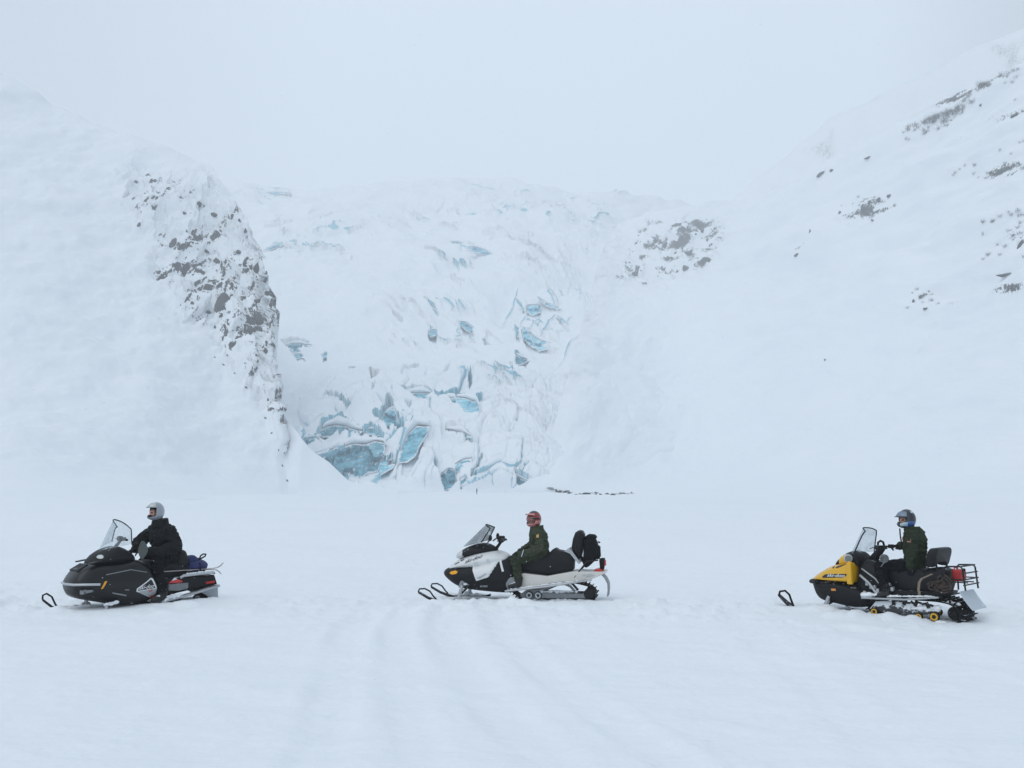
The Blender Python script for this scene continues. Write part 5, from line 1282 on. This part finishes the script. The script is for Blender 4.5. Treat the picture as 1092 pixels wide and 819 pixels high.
caked(S, [(-1.25, -.55, -.48, .03, .03, 9, .05), (-1.25, -.55, .48, .03, .03, 9, .05), (.2, 1.3, -.37, .265, .40, 16, .022), (.2, 1.4, -.20, .03, .04, 18, .035), (-.80, -.70, -.33, .30, .34, 3, .05), (.55, 1.2, -.21, .19, .2, 9, .03), (.02, .2, -.37, .235, .25, 4, .035)], 22)
P = Body()
P.torso([(.50, 0, .78, .17, .19), (.51, 0, .88, .175, .205), (.50, 0, 1.0, .165, .205), (.49, 0, 1.10, .165, .22), (.48, 0, 1.19, .15, .215), (.465, 0, 1.26, .125, .17), (.45, 0, 1.31, .10, .115)], 'jacket')
P.limb([(.49, -.20, 1.21), (.565, -.285, .95), (.34, -.27, .875), (.17, -.22, .845)], [.095, .083, .07, .055], 'jacket')
P.limb([(.46, .20, 1.21), (.34, .32, .98), (.12, .24, .86)], [.095, .083, .055], 'jacket')
for y in (-1, 1):
    P.limb([(.48, y * .12, .84), (.09, y * .25, .74), (.18, y * .355, .42)], [.115, .092, .072], 'trousers')
    P.limb([(.185, y * .36, .42), (.18, y * .365, .33), (.03, y * .375, .285)], [.068, .062, .048], 'boot')
P.hand((.17, -.22, .845), (-1, .1, -.22), (-.15, -.1, 1), 'glove', 1, .22); P.hand((.12, .24, .86), (-1, -.15, -.25), (-.15, .1, 1), 'glove', -1, .25)
hc = (.405, 0, 1.455); P.limb([(.45, 0, 1.27), (.42, 0, 1.38)], [.08, .065], 'mask', 4); P.head((.395, 0, 1.435), R(52), 'skin', 'mask')
rider = P.finish({'jacket': M['suit_olive'], 'trousers': M['pants_olive'], 'skin': M['skin'], 'mask': M['balaclava'], 'eye': M['liner'], 'lip': M['skin'], 'glove': M['glove'], 'boot': M['boot']}, MP, MA,
                 'person in olive green suit and red helmet, hands on the thighs, on the white snowmobile')
hr = (.145, .125, .158)
hl, rot = helmet(rider, hc, R(52), ['helm_red', 'helm_pink', 'helm_black'], lambda a, e: 2 if e > 48 else 1 if (abs(a) < 70 and e < -26 or 62 < abs(a) < 110 and -30 < e < -8) else 0, rad=hr, opening=(60, -28, 24))
shield('goggles', hl, hc, rot, hr, 56, (-8, 22), 1.0, M['goggle'], flare=.04)
shield('goggle_strap', hl, hc, rot, hr, 100, (1, 10), 1.02, M['liner'], .004, (30, 2))
shield('visor_brim', hl, hc, rot, hr, 56, (24, 40), 1.03, M['helm_pink'], .008, (16, 4), flare=.40)
cl = MB().loft([[(.455 + .115 * math.cos(t) * k, .135 * math.sin(t) * k, z + .02 * math.cos(t)) for t in [2 * math.pi * i / 24 for i in range(24)]] for z, k in ((1.22, 1.2), (1.28, 1.12), (1.335, 1.05), (1.335, .9), (1.27, .85))], False).build('collar', M['suit_olive'], rider); bumpy(cl, .007, 14, 6)
MB().box((.385, -.175, 1.085), (.10, .015, .075), rot3(R(-8), R(6), R(-38))).build('pocket_flap', M['pants_olive'], rider, bevel=.006)
MB().box((.51, -.305, 1.175), (.045, .012, .06), rot3(R(-14), 0, R(-4))).build('shoulder_badge', M['badge'], rider)
MB().box((.235, -.285, .865), (.016, .10, .13), rot3(0, R(18), R(8))).build('cuff_band', M['flap_white'], rider, bevel=.006)

bp = empty('backpack', Lw((1.45, 0, .60), MP, MA), MA); tag(bp, 'bulky black backpack tied behind the backrest of the white snowmobile', 'backpack')
MB().slab([(-.12, .52), (-.06, .57), (.03, .565), (.09, .50), (.14, .30), (.10, .17), (.02, .10), (-.10, -.02), (-.16, .06), (-.14, .30)], [(-.19, .05), (-.17, .015), (-.13, 0), (-.06, -.005), (.06, -.005), (.13, 0), (.17, .015), (.19, .05)]).build('pack_body', M['black_cloth'], bp, sub=2)
MB().slab([(.08, .42), (.15, .38), (.16, .2), (.10, .16), (.06, .25)], [(-.13, .03), (-.10, 0), (.10, 0), (.13, .03)]).build('pack_pocket', M['black_cloth'], bp, bevel=.02)
MB().slab([(-.13, .53), (-.06, .60), (.06, .59), (.10, .53), (.04, .51)], [(-.17, .02), (-.14, 0), (.14, 0), (.17, .02)]).build('pack_lid', M['black_cloth'], bp, bevel=.02)
for y in (-.1, .1): MB().tube([(-.10, y, .56), (-.19, y, .40), (-.19, y, .2), (-.13, y, .06)], .014, 6).build('strap', M['rubber_clean'], bp)
for z in (.30, .46): MB().tube([(.10, -.19, z), (.145, -.08, z - .01), (.145, .08, z - .01), (.10, .19, z)], .008, 5).build('strap', M['rubber_clean'], bp)

# ================================================================== yellow utility sled on the right
RP, RA = (6.02, 16., .0), R(-44)
S = empty('snowmobile', RP, RA); S.scale = (1.05, 1, 1)
tag(S, 'yellow snowmobile with clear windshield and rear rack, ridden by the person in a blue helmet', 'snowmobile', 'snowmobiles standing in a row on the snow')
pan = shell('belly_pan', [(-1.22, .40, .49, .08, .18, .12, .46), (-1.14, .20, .50, .22, .32, .26, .44), (-1.0, .15, .50, .30, .40, .34, .43), (-.8, .13, .50, .34, .44, .38, .42), (-.55, .09, .49, .36, .45, .38, .40), (-.36, .10, .42, .34, .43, .36, .34), (-.2, .14, .30, .30, .38, .32, .24)], M['black_matte'], S)
hood = shell('hood', [(-1.20, .485, .525, .14, .20, .12, .50), (-1.12, .485, .575, .28, .33, .22, .51), (-1.0, .485, .65, .36, .40, .29, .53), (-.85, .485, .73, .41, .44, .33, .55), (-.66, .485, .79, .43, .46, .36, .57), (-.48, .485, .815, .44, .47, .37, .58), (-.45, .485, .815, .44, .47, .37, .58)], M['yellow'], S)
TP, TH = bvh_of(pan), bvh_of(hood)
for sg in (-1, 1): MB().slab([(-.505, .475), (-.505, .80), (-.47, .84), (-.43, .82), (-.425, .475)], [(sg * .38, .02), (sg * .40, 0), (sg * .47, 0), (sg * .485, .02)]).build('hood_side_lip', M['yellow'], S, bevel=.012)
shell('headlight_cowl', [(-.74, .74, .86, .24, .28, .22, .80), (-.68, .74, .92, .26, .31, .25, .82), (-.58, .74, .94, .27, .32, .26, .83), (-.54, .74, .93, .27, .32, .26, .83)], M['yellow'], S)
shell('dash', [(-.84, .70, .76, .14, .2, .12, .73), (-.75, .72, .88, .2, .25, .16, .80), (-.60, .76, .965, .24, .29, .22, .88), (-.46, .74, .97, .24, .30, .23, .88), (-.38, .70, .88, .2, .26, .2, .8)], M['black_matte'], S)
MB().tube([(-1.02, -.42, .47), (-1.17, -.30, .465), (-1.24, -.12, .46), (-1.245, .12, .46), (-1.17, .30, .465), (-1.02, .42, .47)], .032, 8).build('front_bumper', M['rubber_clean'], S)
decal('hood_vent', [[(-.80, .715), (-.765, .74), (-.75, .72), (-.765, .70)], [(-.73, .72), (-.70, .745), (-.57, .785), (-.62, .745), (-.70, .71)]], TH, M['decal_black'], S, .006)
decal('hood_decal', [[(-.93, .565), (-.89, .60), (-.80, .615), (-.52, .635), (-.50, .62), (-.56, .575), (-.70, .565), (-.92, .545)]], TH, M['decal_black'], S, .005)
lettering('ski-doo', TH, M['decal_white'], S, -.84, -.535, .572, .068, .3, .04, .010)
decal('hood_line', [[(-1.08, .50), (-.50, .50), (-.50, .508), (-1.08, .508)]], TH, M['decal_black'], S, .005)
decal('side_reflector', [[(-.78, .385), (-.70, .39), (-.70, .355), (-.78, .35)]], TP, M['amber_pale'], S, .008)
decal('air_intake', [[(-1.10, .40), (-1.0, .41), (-.97, .33), (-1.04, .27), (-1.11, .30)]], TP, M['liner'], S, .006)
o = MB().lathe([(.055, -.03), (.066, -.01), (.066, .02), (.045, .035)], (0, 0, 0), 20).build('mirror', M['silver'], S); o.location = (-.505, -.39, .875); o.rotation_euler = (0, 0, R(25))
MB().lathe([(.050, -.031), (.046, -.036), (.01, -.037)], (0, 0, 0), 20).build('mirror_face', M['smoke'], o)
def ws(s, t):
    hw = (.37 - .14 * t) * (1 - .10 * max(0, t - .8) * 5 * abs(s) ** 3)
    return (-.60 + .20 * t + (.18 - .08 * t) * s * s, hw * s, .925 + .43 * t + (.03 * (1 - t) - .02 * t) * s * s - .03 * t ** 6 * abs(s) ** 5)
windshield(S, ws, M['glass'], M['rubber_clean'], .010)
handlebar(S, -.12, 1.05, .38, (-.36, .74), rise=.05, sweep=.09, turn=R(-6))
MB().tube([(-.38, 0, .70), (-.24, 0, .90), (-.13, 0, 1.04)], [.085, .065, .05], 10).build('steering_column', M['rubber_clean'], S)
MB().tube([(-.14, -.14, 1.06), (-.145, -.12, 1.13), (-.14, -.03, 1.155), (-.135, .05, 1.13), (-.13, .07, 1.06)], .017, 7).build('grab_strap', M['rubber_clean'], S)
o = MB().lathe([(.058, -.008), (.064, 0), (.058, .01)], (0, 0, 0), 20).build('mirror', M['mirror_face'], S); o.location = (.06, -.40, .905); o.rotation_euler = (0, 0, R(30))
MB().lathe([(.062, -.012), (.068, 0), (.062, .014), (.056, 0), (.062, -.012)], (0, 0, 0), 20).tube([(0, 0, -.06), (-.05, .02, -.13)], .006, 5).build('mirror_rim', M['grey'], o)
shell('engine_housing', [(-.46, .2, .80, .26, .34, .24, .5), (-.30, .18, .86, .26, .32, .2, .5), (-.12, .2, .80, .22, .28, .2, .5), (.02, .24, .76, .2, .24, .2, .5)], M['black_matte'], S)
b = MB()
for k in range(9): b.box((-.30 + .055 * k, -.32 + random.uniform(-.01, .02), .34 + .05 * (k % 3) + .1 * (k % 2)), (.05, .07, .06), rot3(random.uniform(-.4, .4), random.uniform(-.4, .4), 0))
b.tube([(-.36, -.33, .62), (-.2, -.36, .5), (-.1, -.36, .36), (.05, -.35, .33)], .022, 7); b.tube([(-.34, -.30, .72), (-.12, -.33, .58), (.02, -.34, .42)], .014, 6); b.build('engine_fittings', M['alu'], S, bevel=.008)
MB().slab([(-.12, .60), (-.05, .76), (.2, .775), (.5, .765), (.555, .72), (.61, .775), (.78, .79), (.86, .75), (.88, .56), (.82, .37), (.1, .34), (-.12, .42)], rounded(.22, .05)).build('seat', M['vinyl'], S, bevel=.02)
b = MB(); rings = []
outline = fillet([(-.33, .81), (-.345, 1.02), (-.27, 1.085), (.27, 1.085), (.345, 1.02), (.33, .81), (.23, .79), (.15, .87), (-.15, .87), (-.23, .79)], .05, 4)
for du, k in ((-.055, .90), (-.045, .96), (-.02, 1.0), (.02, 1.0), (.045, .96), (.055, .90)):
    rings.append([(.71 + du * 1.2 + (z - .94) * .22, y * k, .95 + (z - .95) * k) for y, z in outline])
b.loft(rings).build('backrest', M['vinyl'], S)
for sg in (-1, 1):
    MB().tube([(.74, sg * .20, .85), (.76, sg * .20, .74), (.80, sg * .2, .5)], .016, 7).build('backrest_post', M['dark_metal'], S)
    b = MB(); b.tube([(.88, sg * .26, .44), (.875, sg * .26, .79), (.90, sg * .26, .82), (1.10, sg * .26, .83), (1.13, sg * .26, .80), (1.16, sg * .26, .48)], .013, 7); b.tube([(.88, sg * .26, .64), (1.15, sg * .26, .64)], .010, 6)
    b.build('rack_side', M['dark_metal'], S)
    MB().slab([(-.30, .285), (.35, .31), (.84, .375), (.84, .36), (.35, .29), (-.30, .262)], [(sg * .28, 0), (sg * .43, 0)]).build('running_board', M['black_matte'], S)
    MB().tube([(-.30, sg * .43, .275), (.35, sg * .43, .30), (.84, sg * .43, .37)], .015, 7).build('running_board_edge', M['alu'], S)
b = MB()
for z, u in ((.83, 1.11), (.73, 1.14), (.64, 1.15), (.56, 1.155)): b.tube([(u, -.31, z), (u, .31, z)], .011, 6)
for y in (-.12, .12): b.tube([(.88, y, .585), (1.15, y, .585)], .010, 6)
b.tube([(.9, -.26, .585), (.9, .26, .585)], .010, 6); b.build('rack_bars', M['dark_metal'], S)
MB().slab([(-.25, .16), (-.1, .27), (.84, .36), (.87, .43), (-.2, .42)], rounded(.30, .01)).build('tunnel', M['black_matte'], S)
pk = MB().slab([(-.22, .10), (-.12, .23), (.15, .26), (.42, .255), (.50, .20), (.58, .27), (.74, .24), (.80, .14), (.62, .09), (.3, .06), (.0, .06)], [(-.352, .02), (-.34, 0), (-.31, 0)]).build('skid_side', M['snow_crust'], S, bevel=.008); bumpy(pk, .01, 12, 8)
b = MB()
for k in range(11): b.box((.16 + .055 * k, -.36, .255 + random.uniform(-.02, .02)), (.05, .02, .03 + .06 * (k % 3 == 0)), rot3(0, R(random.uniform(-35, 35)), 0))
b.build('suspension_bracket', M['dark_metal'], S)
track(S, [(-.26, .10), (-.28, .22), (-.10, .29), (.78, .30), (.97, .27), (1.09, .15), (1.06, .0), (.92, -.025), (-.15, -.01)], .29, r=.10, lug_h=.045)
for u, z, r in ((-.12, .078, .055), (.535, .058, .055), (.759, .078, .068)):
    wheel(S, u, -.385, z, r, M['yellow_wheel'], w=.055, hub=.45); wheel(S, u, .385, z, r, M['yellow_wheel'], w=.055, hub=.45)
for y in (-.2, .2): wheel(S, .98, y, .13, .10, M['rubber_clean'])
b = MB(); rings = []
for x, z in ((1.075, .46), (1.13, .36), (1.20, .26), (1.25, .20)): rings.append([(x - .006, -.27, z), (x + .006, -.27, z), (x + .006, .30, z), (x - .006, .30, z)])
b.loft(rings).build('snow_flap', M['flap_white'], S)
ski(S, -.44, -.92, (-1.66, .215), (-1.43, .035), (-1.55, .295), dz=.0, spindle=(.09, .26), loop_r=.018, w=.19)
ski(S, .44, -.92, (-1.56, .14), (-1.33, .03), (-1.46, .20), dz=-.24, spindle=(.09, .26), loop_r=.018, w=.19)

caked(S, [(-1.35, -.6, -.44, .03, .03, 9, .06), (-.2, .75, -.38, .305, .375, 14, .022), (-.28, .0, -.36, .32, .34, 6, .05), (-.2, .9, -.36, .02, .0, 14, .05), (.3, .8, -.34, .16, .2, 8, .05), (.88, 1.05, -.2, .30, .26, 5, .03)], 23)
P = Body()
P.torso([(.36, 0, .74, .165, .19), (.37, 0, .84, .165, .20), (.385, 0, .96, .155, .20), (.395, 0, 1.10, .16, .22), (.39, 0, 1.22, .15, .22), (.375, 0, 1.30, .125, .175), (.355, 0, 1.37, .10, .12)], 'jacket')
P.limb([(.41, -.205, 1.265), (.455, -.275, .99), (.41, -.25, .80)], [.095, .082, .062], 'jacket')
P.limb([(.37, .205, 1.265), (.17, .30, 1.07), (-.01, .345, 1.06)], [.092, .078, .056], 'jacket')
for y in (-1, 1):
    P.limb([(.36, y * .12, .80), (-.08, y * .24, .745), (.05, y * .345, .44)], [.118, .095, .074], 'trousers')
    P.limb([(.06, y * .35, .44), (.06, y * .355, .36), (-.08, y * .365, .315)], [.07, .062, .048], 'boot')
P.hand((.41, -.25, .80), (-.12, .05, -1), (.1, -1, 0), 'glove', 1, .3); P.hand((-.01, .345, 1.06), (-1, .02, -.05), (0, .1, 1), 'glove', -1, .8)
hc = (.275, 0, 1.505); P.limb([(.35, 0, 1.32), (.30, 0, 1.42)], [.08, .065], 'mask', 4); P.head((.265, 0, 1.485), R(56), 'skin', 'mask')
rider = P.finish({'jacket': M['suit_forest'], 'trousers': M['suit_navy'], 'skin': M['skin'], 'mask': M['balaclava'], 'eye': M['liner'], 'lip': M['balaclava'], 'glove': M['glove'], 'boot': M['boot']}, RP, RA,
                 'person in dark green jacket and blue helmet, reaching to the yellow snowmobile handlebar')
hl, rot = helmet(rider, hc, R(56), ['helm_black', 'helm_blue', 'helm_pale'], lambda a, e: 2 if (24 < abs(a) < 66 and -44 < e < -18) or (abs(a) > 100 and 40 < e < 55) else 1 if (60 < abs(a) < 135 and -50 < e < -12) else 0, rad=hr, opening=(60, -22, 22))
shield('visor', hl, hc, rot, hr, 62, (14, 46), 1.06, M['helm_steel'], flare=.16)
shield('visor_brim', hl, hc, rot, hr, 58, (10, 17), 1.06, M['helm_black'], .010, (16, 2), flare=.32)
cl = MB().loft([[(.36 + .11 * math.cos(t) * k, .135 * math.sin(t) * k, z + .02 * math.cos(t)) for t in [2 * math.pi * i / 24 for i in range(24)]] for z, k in ((1.27, 1.2), (1.33, 1.1), (1.38, 1.0), (1.38, .86), (1.32, .8))], False).build('collar', M['suit_forest'], rider); bumpy(cl, .007, 14, 6)
MB().box((.425, -.302, 1.20), (.06, .014, .075), rot3(R(-10), 0, R(-3))).build('shoulder_badge', M['badge_red'], rider)
MB().box((.245, -.10, 1.205), (.012, .035, .055), rot3(0, 0, R(-10))).build('chest_badge', M['badge'], rider)
MB().tube([(.20, -.10, 1.36), (.215, -.125, 1.25), (.235, -.13, 1.10)], .012, 6).build('strap', M['rubber_clean'], rider)

can = empty('fuel_can', Lw((1.04, 0, .60), RP, RA), RA); can.scale = (.75, .70, .64); tag(can, 'red plastic fuel can standing in the rear rack of the yellow snowmobile', 'fuel can')
MB().slab([(-.085, 0), (.085, 0), (.085, .20), (.04, .265), (-.085, .265)], rounded(.19, .03)).build('can_body', M['red_can'], can, bevel=.015)
MB().tube([(-.06, -.1, .262), (-.06, -.08, .30), (-.06, .06, .30), (-.06, .08, .262)], .014, 7).build('handle', M['red_can'], can)
MB().lathe([(.028, .20), (.028, .27), (.02, .28)], (.06, .12, 0), 14, axis='z').build('cap', M['rubber_clean'], can)
rp = empty('tow_rope', Lw((.84, -.27, .48), RP, RA), RA); tag(rp, 'tangled brown tow rope and straps hanging on the rack side below the backrest', 'rope')
rr = random.Random(4)
for k in range(7):
    a0 = rr.uniform(0, 6); r1, r2 = rr.uniform(.06, .13), rr.uniform(.05, .10); ox, oz = rr.uniform(-.10, .12), rr.uniform(.02, .14)
    MB().tube([(ox + r1 * math.cos(a0 + t * .5), -.03 + .04 * math.sin(t * 1.3 + k), oz + r2 * math.sin(a0 + t * .5)) for t in range(13)], .014, 6).build('rope_loop', M['brown'], rp)
b = MB(); rings = []
for x, z in ((-.28, -.12), (-.295, -.02), (-.28, .09), (-.24, .15), (-.16, .19), (-.08, .23)): rings.append([(x, -.10, z), (x + .035, -.10, z - .005), (x + .035, -.085, z - .005), (x, -.085, z)])
b.loft(rings).build('strap', M['tan'], rp)
bumpy(MB().ball((.03, .0, .05), (.12, .05, .07), 14, 10).build('rope_bundle', M['brown'], rp), .02, 18, 3)

# tiny walker far off at the foot of the ice
hit = on_land(508.5, 527.3, [FLOOR_T])
if hit:
    P = Body()
    P.torso([(0, 0, .82, .14, .19), (0, 0, 1.0, .15, .2), (0, 0, 1.25, .16, .23), (0, 0, 1.42, .13, .2), (0, 0, 1.5, .07, .08)], 'jacket')
    for y in (-1, 1):
        P.limb([(0, y * .1, .88), (-.03, y * .12, .48), (.02, y * .13, .1)], [.11, .085, .06], 'trousers'); P.limb([(.03, y * .13, .08), (-.14, y * .14, .05)], [.055, .045], 'boot')
        P.limb([(0, y * .22, 1.4), (.03, y * .29, 1.12), (-.05, y * .26, .88)], [.085, .07, .05], 'jacket'); P.hand((-.05, y * .26, .88), (-.1, 0, -1), (0, y, 0), 'glove', y, .3)
    P.limb([(0, 0, 1.48), (0, 0, 1.58)], [.06, .055], 'skin', 3); P.head((0, 0, 1.66), R(0), 'skin', 'mask')
    P.finish({'jacket': M['suit_black'], 'trousers': M['suit_navy'], 'skin': M['skin'], 'mask': M['balaclava'], 'eye': M['liner'], 'lip': M['skin'], 'glove': M['glove'], 'boot': M['boot']}, hit[0], 0., 'tiny dark figure standing far away on the snow at the foot of the glacier', voxel=.02)

# light snowfall between the eye and the glacier
fl = MB(); rsf = np.random.default_rng(12)
for k in range(5200):
    Y = float(rsf.uniform(9, 30)); X = float(rsf.uniform(-.62, .62)) * Y; Z = float(rsf.uniform(.2, 7)); r = float(rsf.uniform(.004, .010))
    d = rsf.normal(size=(4, 3)); d /= np.linalg.norm(d, axis=1)[:, None]; d *= r
    fl.add([(X + a[0], Y + a[1], Z + a[2]) for a in d], [(0, 1, 2), (0, 2, 3), (0, 3, 1), (1, 3, 2)])
tag(fl.build('falling_snow', M['packed'], smooth=False), kind='stuff')

# ------------------------------------------------------------------ air, light, camera
hz = MB(); hz.box((0, 620, 210), (2600, 1500, 460)); HAZE = hz.build('haze', bpy.data.materials.new('snow haze'), smooth=False)
tag(HAZE, kind='stuff')
hm = HAZE.data.materials[0]; N, L = nodes(hm); N.remove(N['Principled BSDF'])
pv = N.new('ShaderNodeVolumePrincipled'); pv.inputs['Color'].default_value = (.97, .985, 1, 1); pv.inputs['Density'].default_value = .00078; pv.inputs['Anisotropy'].default_value = .3
L.new(pv.outputs[0], N['Material Output'].inputs['Volume'])

ELEV, SUNROT = R(52), R(-135)
w = bpy.data.worlds.new('World'); SC.world = w; w.use_nodes = True; N, L = w.node_tree.nodes, w.node_tree.links
sky = N.new('ShaderNodeTexSky'); sky.sky_type = 'NISHITA'; sky.sun_disc = False; sky.sun_elevation = ELEV; sky.sun_rotation = SUNROT; sky.air_density = 1.; sky.dust_density = 4.
cloud = N.new('ShaderNodeMix'); cloud.data_type = 'RGBA'; cloud.inputs['Factor'].default_value = .93; cloud.inputs['B'].default_value = (5.66, 6.52, 7.40, 1)
L.new(sky.outputs[0], cloud.inputs['A'])
tc = N.new('ShaderNodeTexCoord'); nz = N.new('ShaderNodeTexNoise'); nz.inputs['Scale'].default_value = 1.6; nz.inputs['Detail'].default_value = 5
L.new(tc.outputs['Generated'], nz.inputs['Vector'])
mr = N.new('ShaderNodeMapRange'); mr.inputs['To Min'].default_value = .93; mr.inputs['To Max'].default_value = 1.07; L.new(nz.outputs['Fac'], mr.inputs['Value'])
mu = N.new('ShaderNodeMix'); mu.data_type = 'RGBA'; mu.blend_type = 'MULTIPLY'; mu.inputs['Factor'].default_value = 1
sx = N.new('ShaderNodeSeparateXYZ'); L.new(tc.outputs['Generated'], sx.inputs[0])
sh = N.new('ShaderNodeMapRange'); sh.inputs['From Min'].default_value = -1; L.new(sx.outputs['X'], sh.inputs['Value'])
thick = N.new('ShaderNodeValToRGB'); e = thick.color_ramp.elements; thick.color_ramp.interpolation = 'B_SPLINE'   # the cloud is thicker over the mountains on either side
e[0].position = .0; e[0].color = (.80, .80, .80, 1); e[1].position = 1.; e[1].color = (.60, .60, .60, 1)
for p_, v_ in ((.27, .80), (.39, .98), (.50, 1.12), (.60, 1.10), (.66, 1.02), (.705, .84), (.75, .58), (.85, .6)): k_ = e.new(p_); k_.color = (v_, v_, v_, 1)
L.new(sh.outputs['Result'], thick.inputs[0])
m3 = N.new('ShaderNodeMix'); m3.data_type = 'RGBA'; m3.blend_type = 'MULTIPLY'; m3.inputs['Factor'].default_value = 1
L.new(cloud.outputs['Result'], m3.inputs['A']); L.new(thick.outputs[0], m3.inputs['B'])
L.new(m3.outputs['Result'], mu.inputs['A']); L.new(mr.outputs['Result'], mu.inputs['B'])
L.new(mu.outputs['Result'], N['Background'].inputs['Color']); N['Background'].inputs['Strength'].default_value = .12

sl = bpy.data.lights.new('overcast_sun', 'SUN'); sl.energy = .5; sl.angle = R(40); sl.color = (1, .97, .93)
so = bpy.data.objects.new('overcast_sun', sl); COL.objects.link(so)
dirv = Vector((math.sin(SUNROT) * math.cos(ELEV), math.cos(SUNROT) * math.cos(ELEV), math.sin(ELEV)))
so.rotation_euler = dirv.to_track_quat('Z', 'Y').to_euler()

cd = bpy.data.cameras.new('camera'); co = bpy.data.objects.new('camera', cd); COL.objects.link(co)
cd.sensor_width = 36; cd.lens = F / 1092 * 36; cd.clip_end = 6000; cd.clip_start = .1
co.location = (0, 0, EYE); co.rotation_euler = (R(90) + PITCH, 0, 0); SC.camera = co
SC.view_settings.view_transform = 'Standard'; SC.view_settings.look = 'None'; SC.view_settings.gamma = 1; SC.view_settings.exposure = .14
SC.cycles.use_denoising = True; SC.cycles.denoiser = 'OPENIMAGEDENOISE'
SC.cycles.volume_bounces = 4; SC.cycles.max_bounces = 10; SC.cycles.transparent_max_bounces = 12
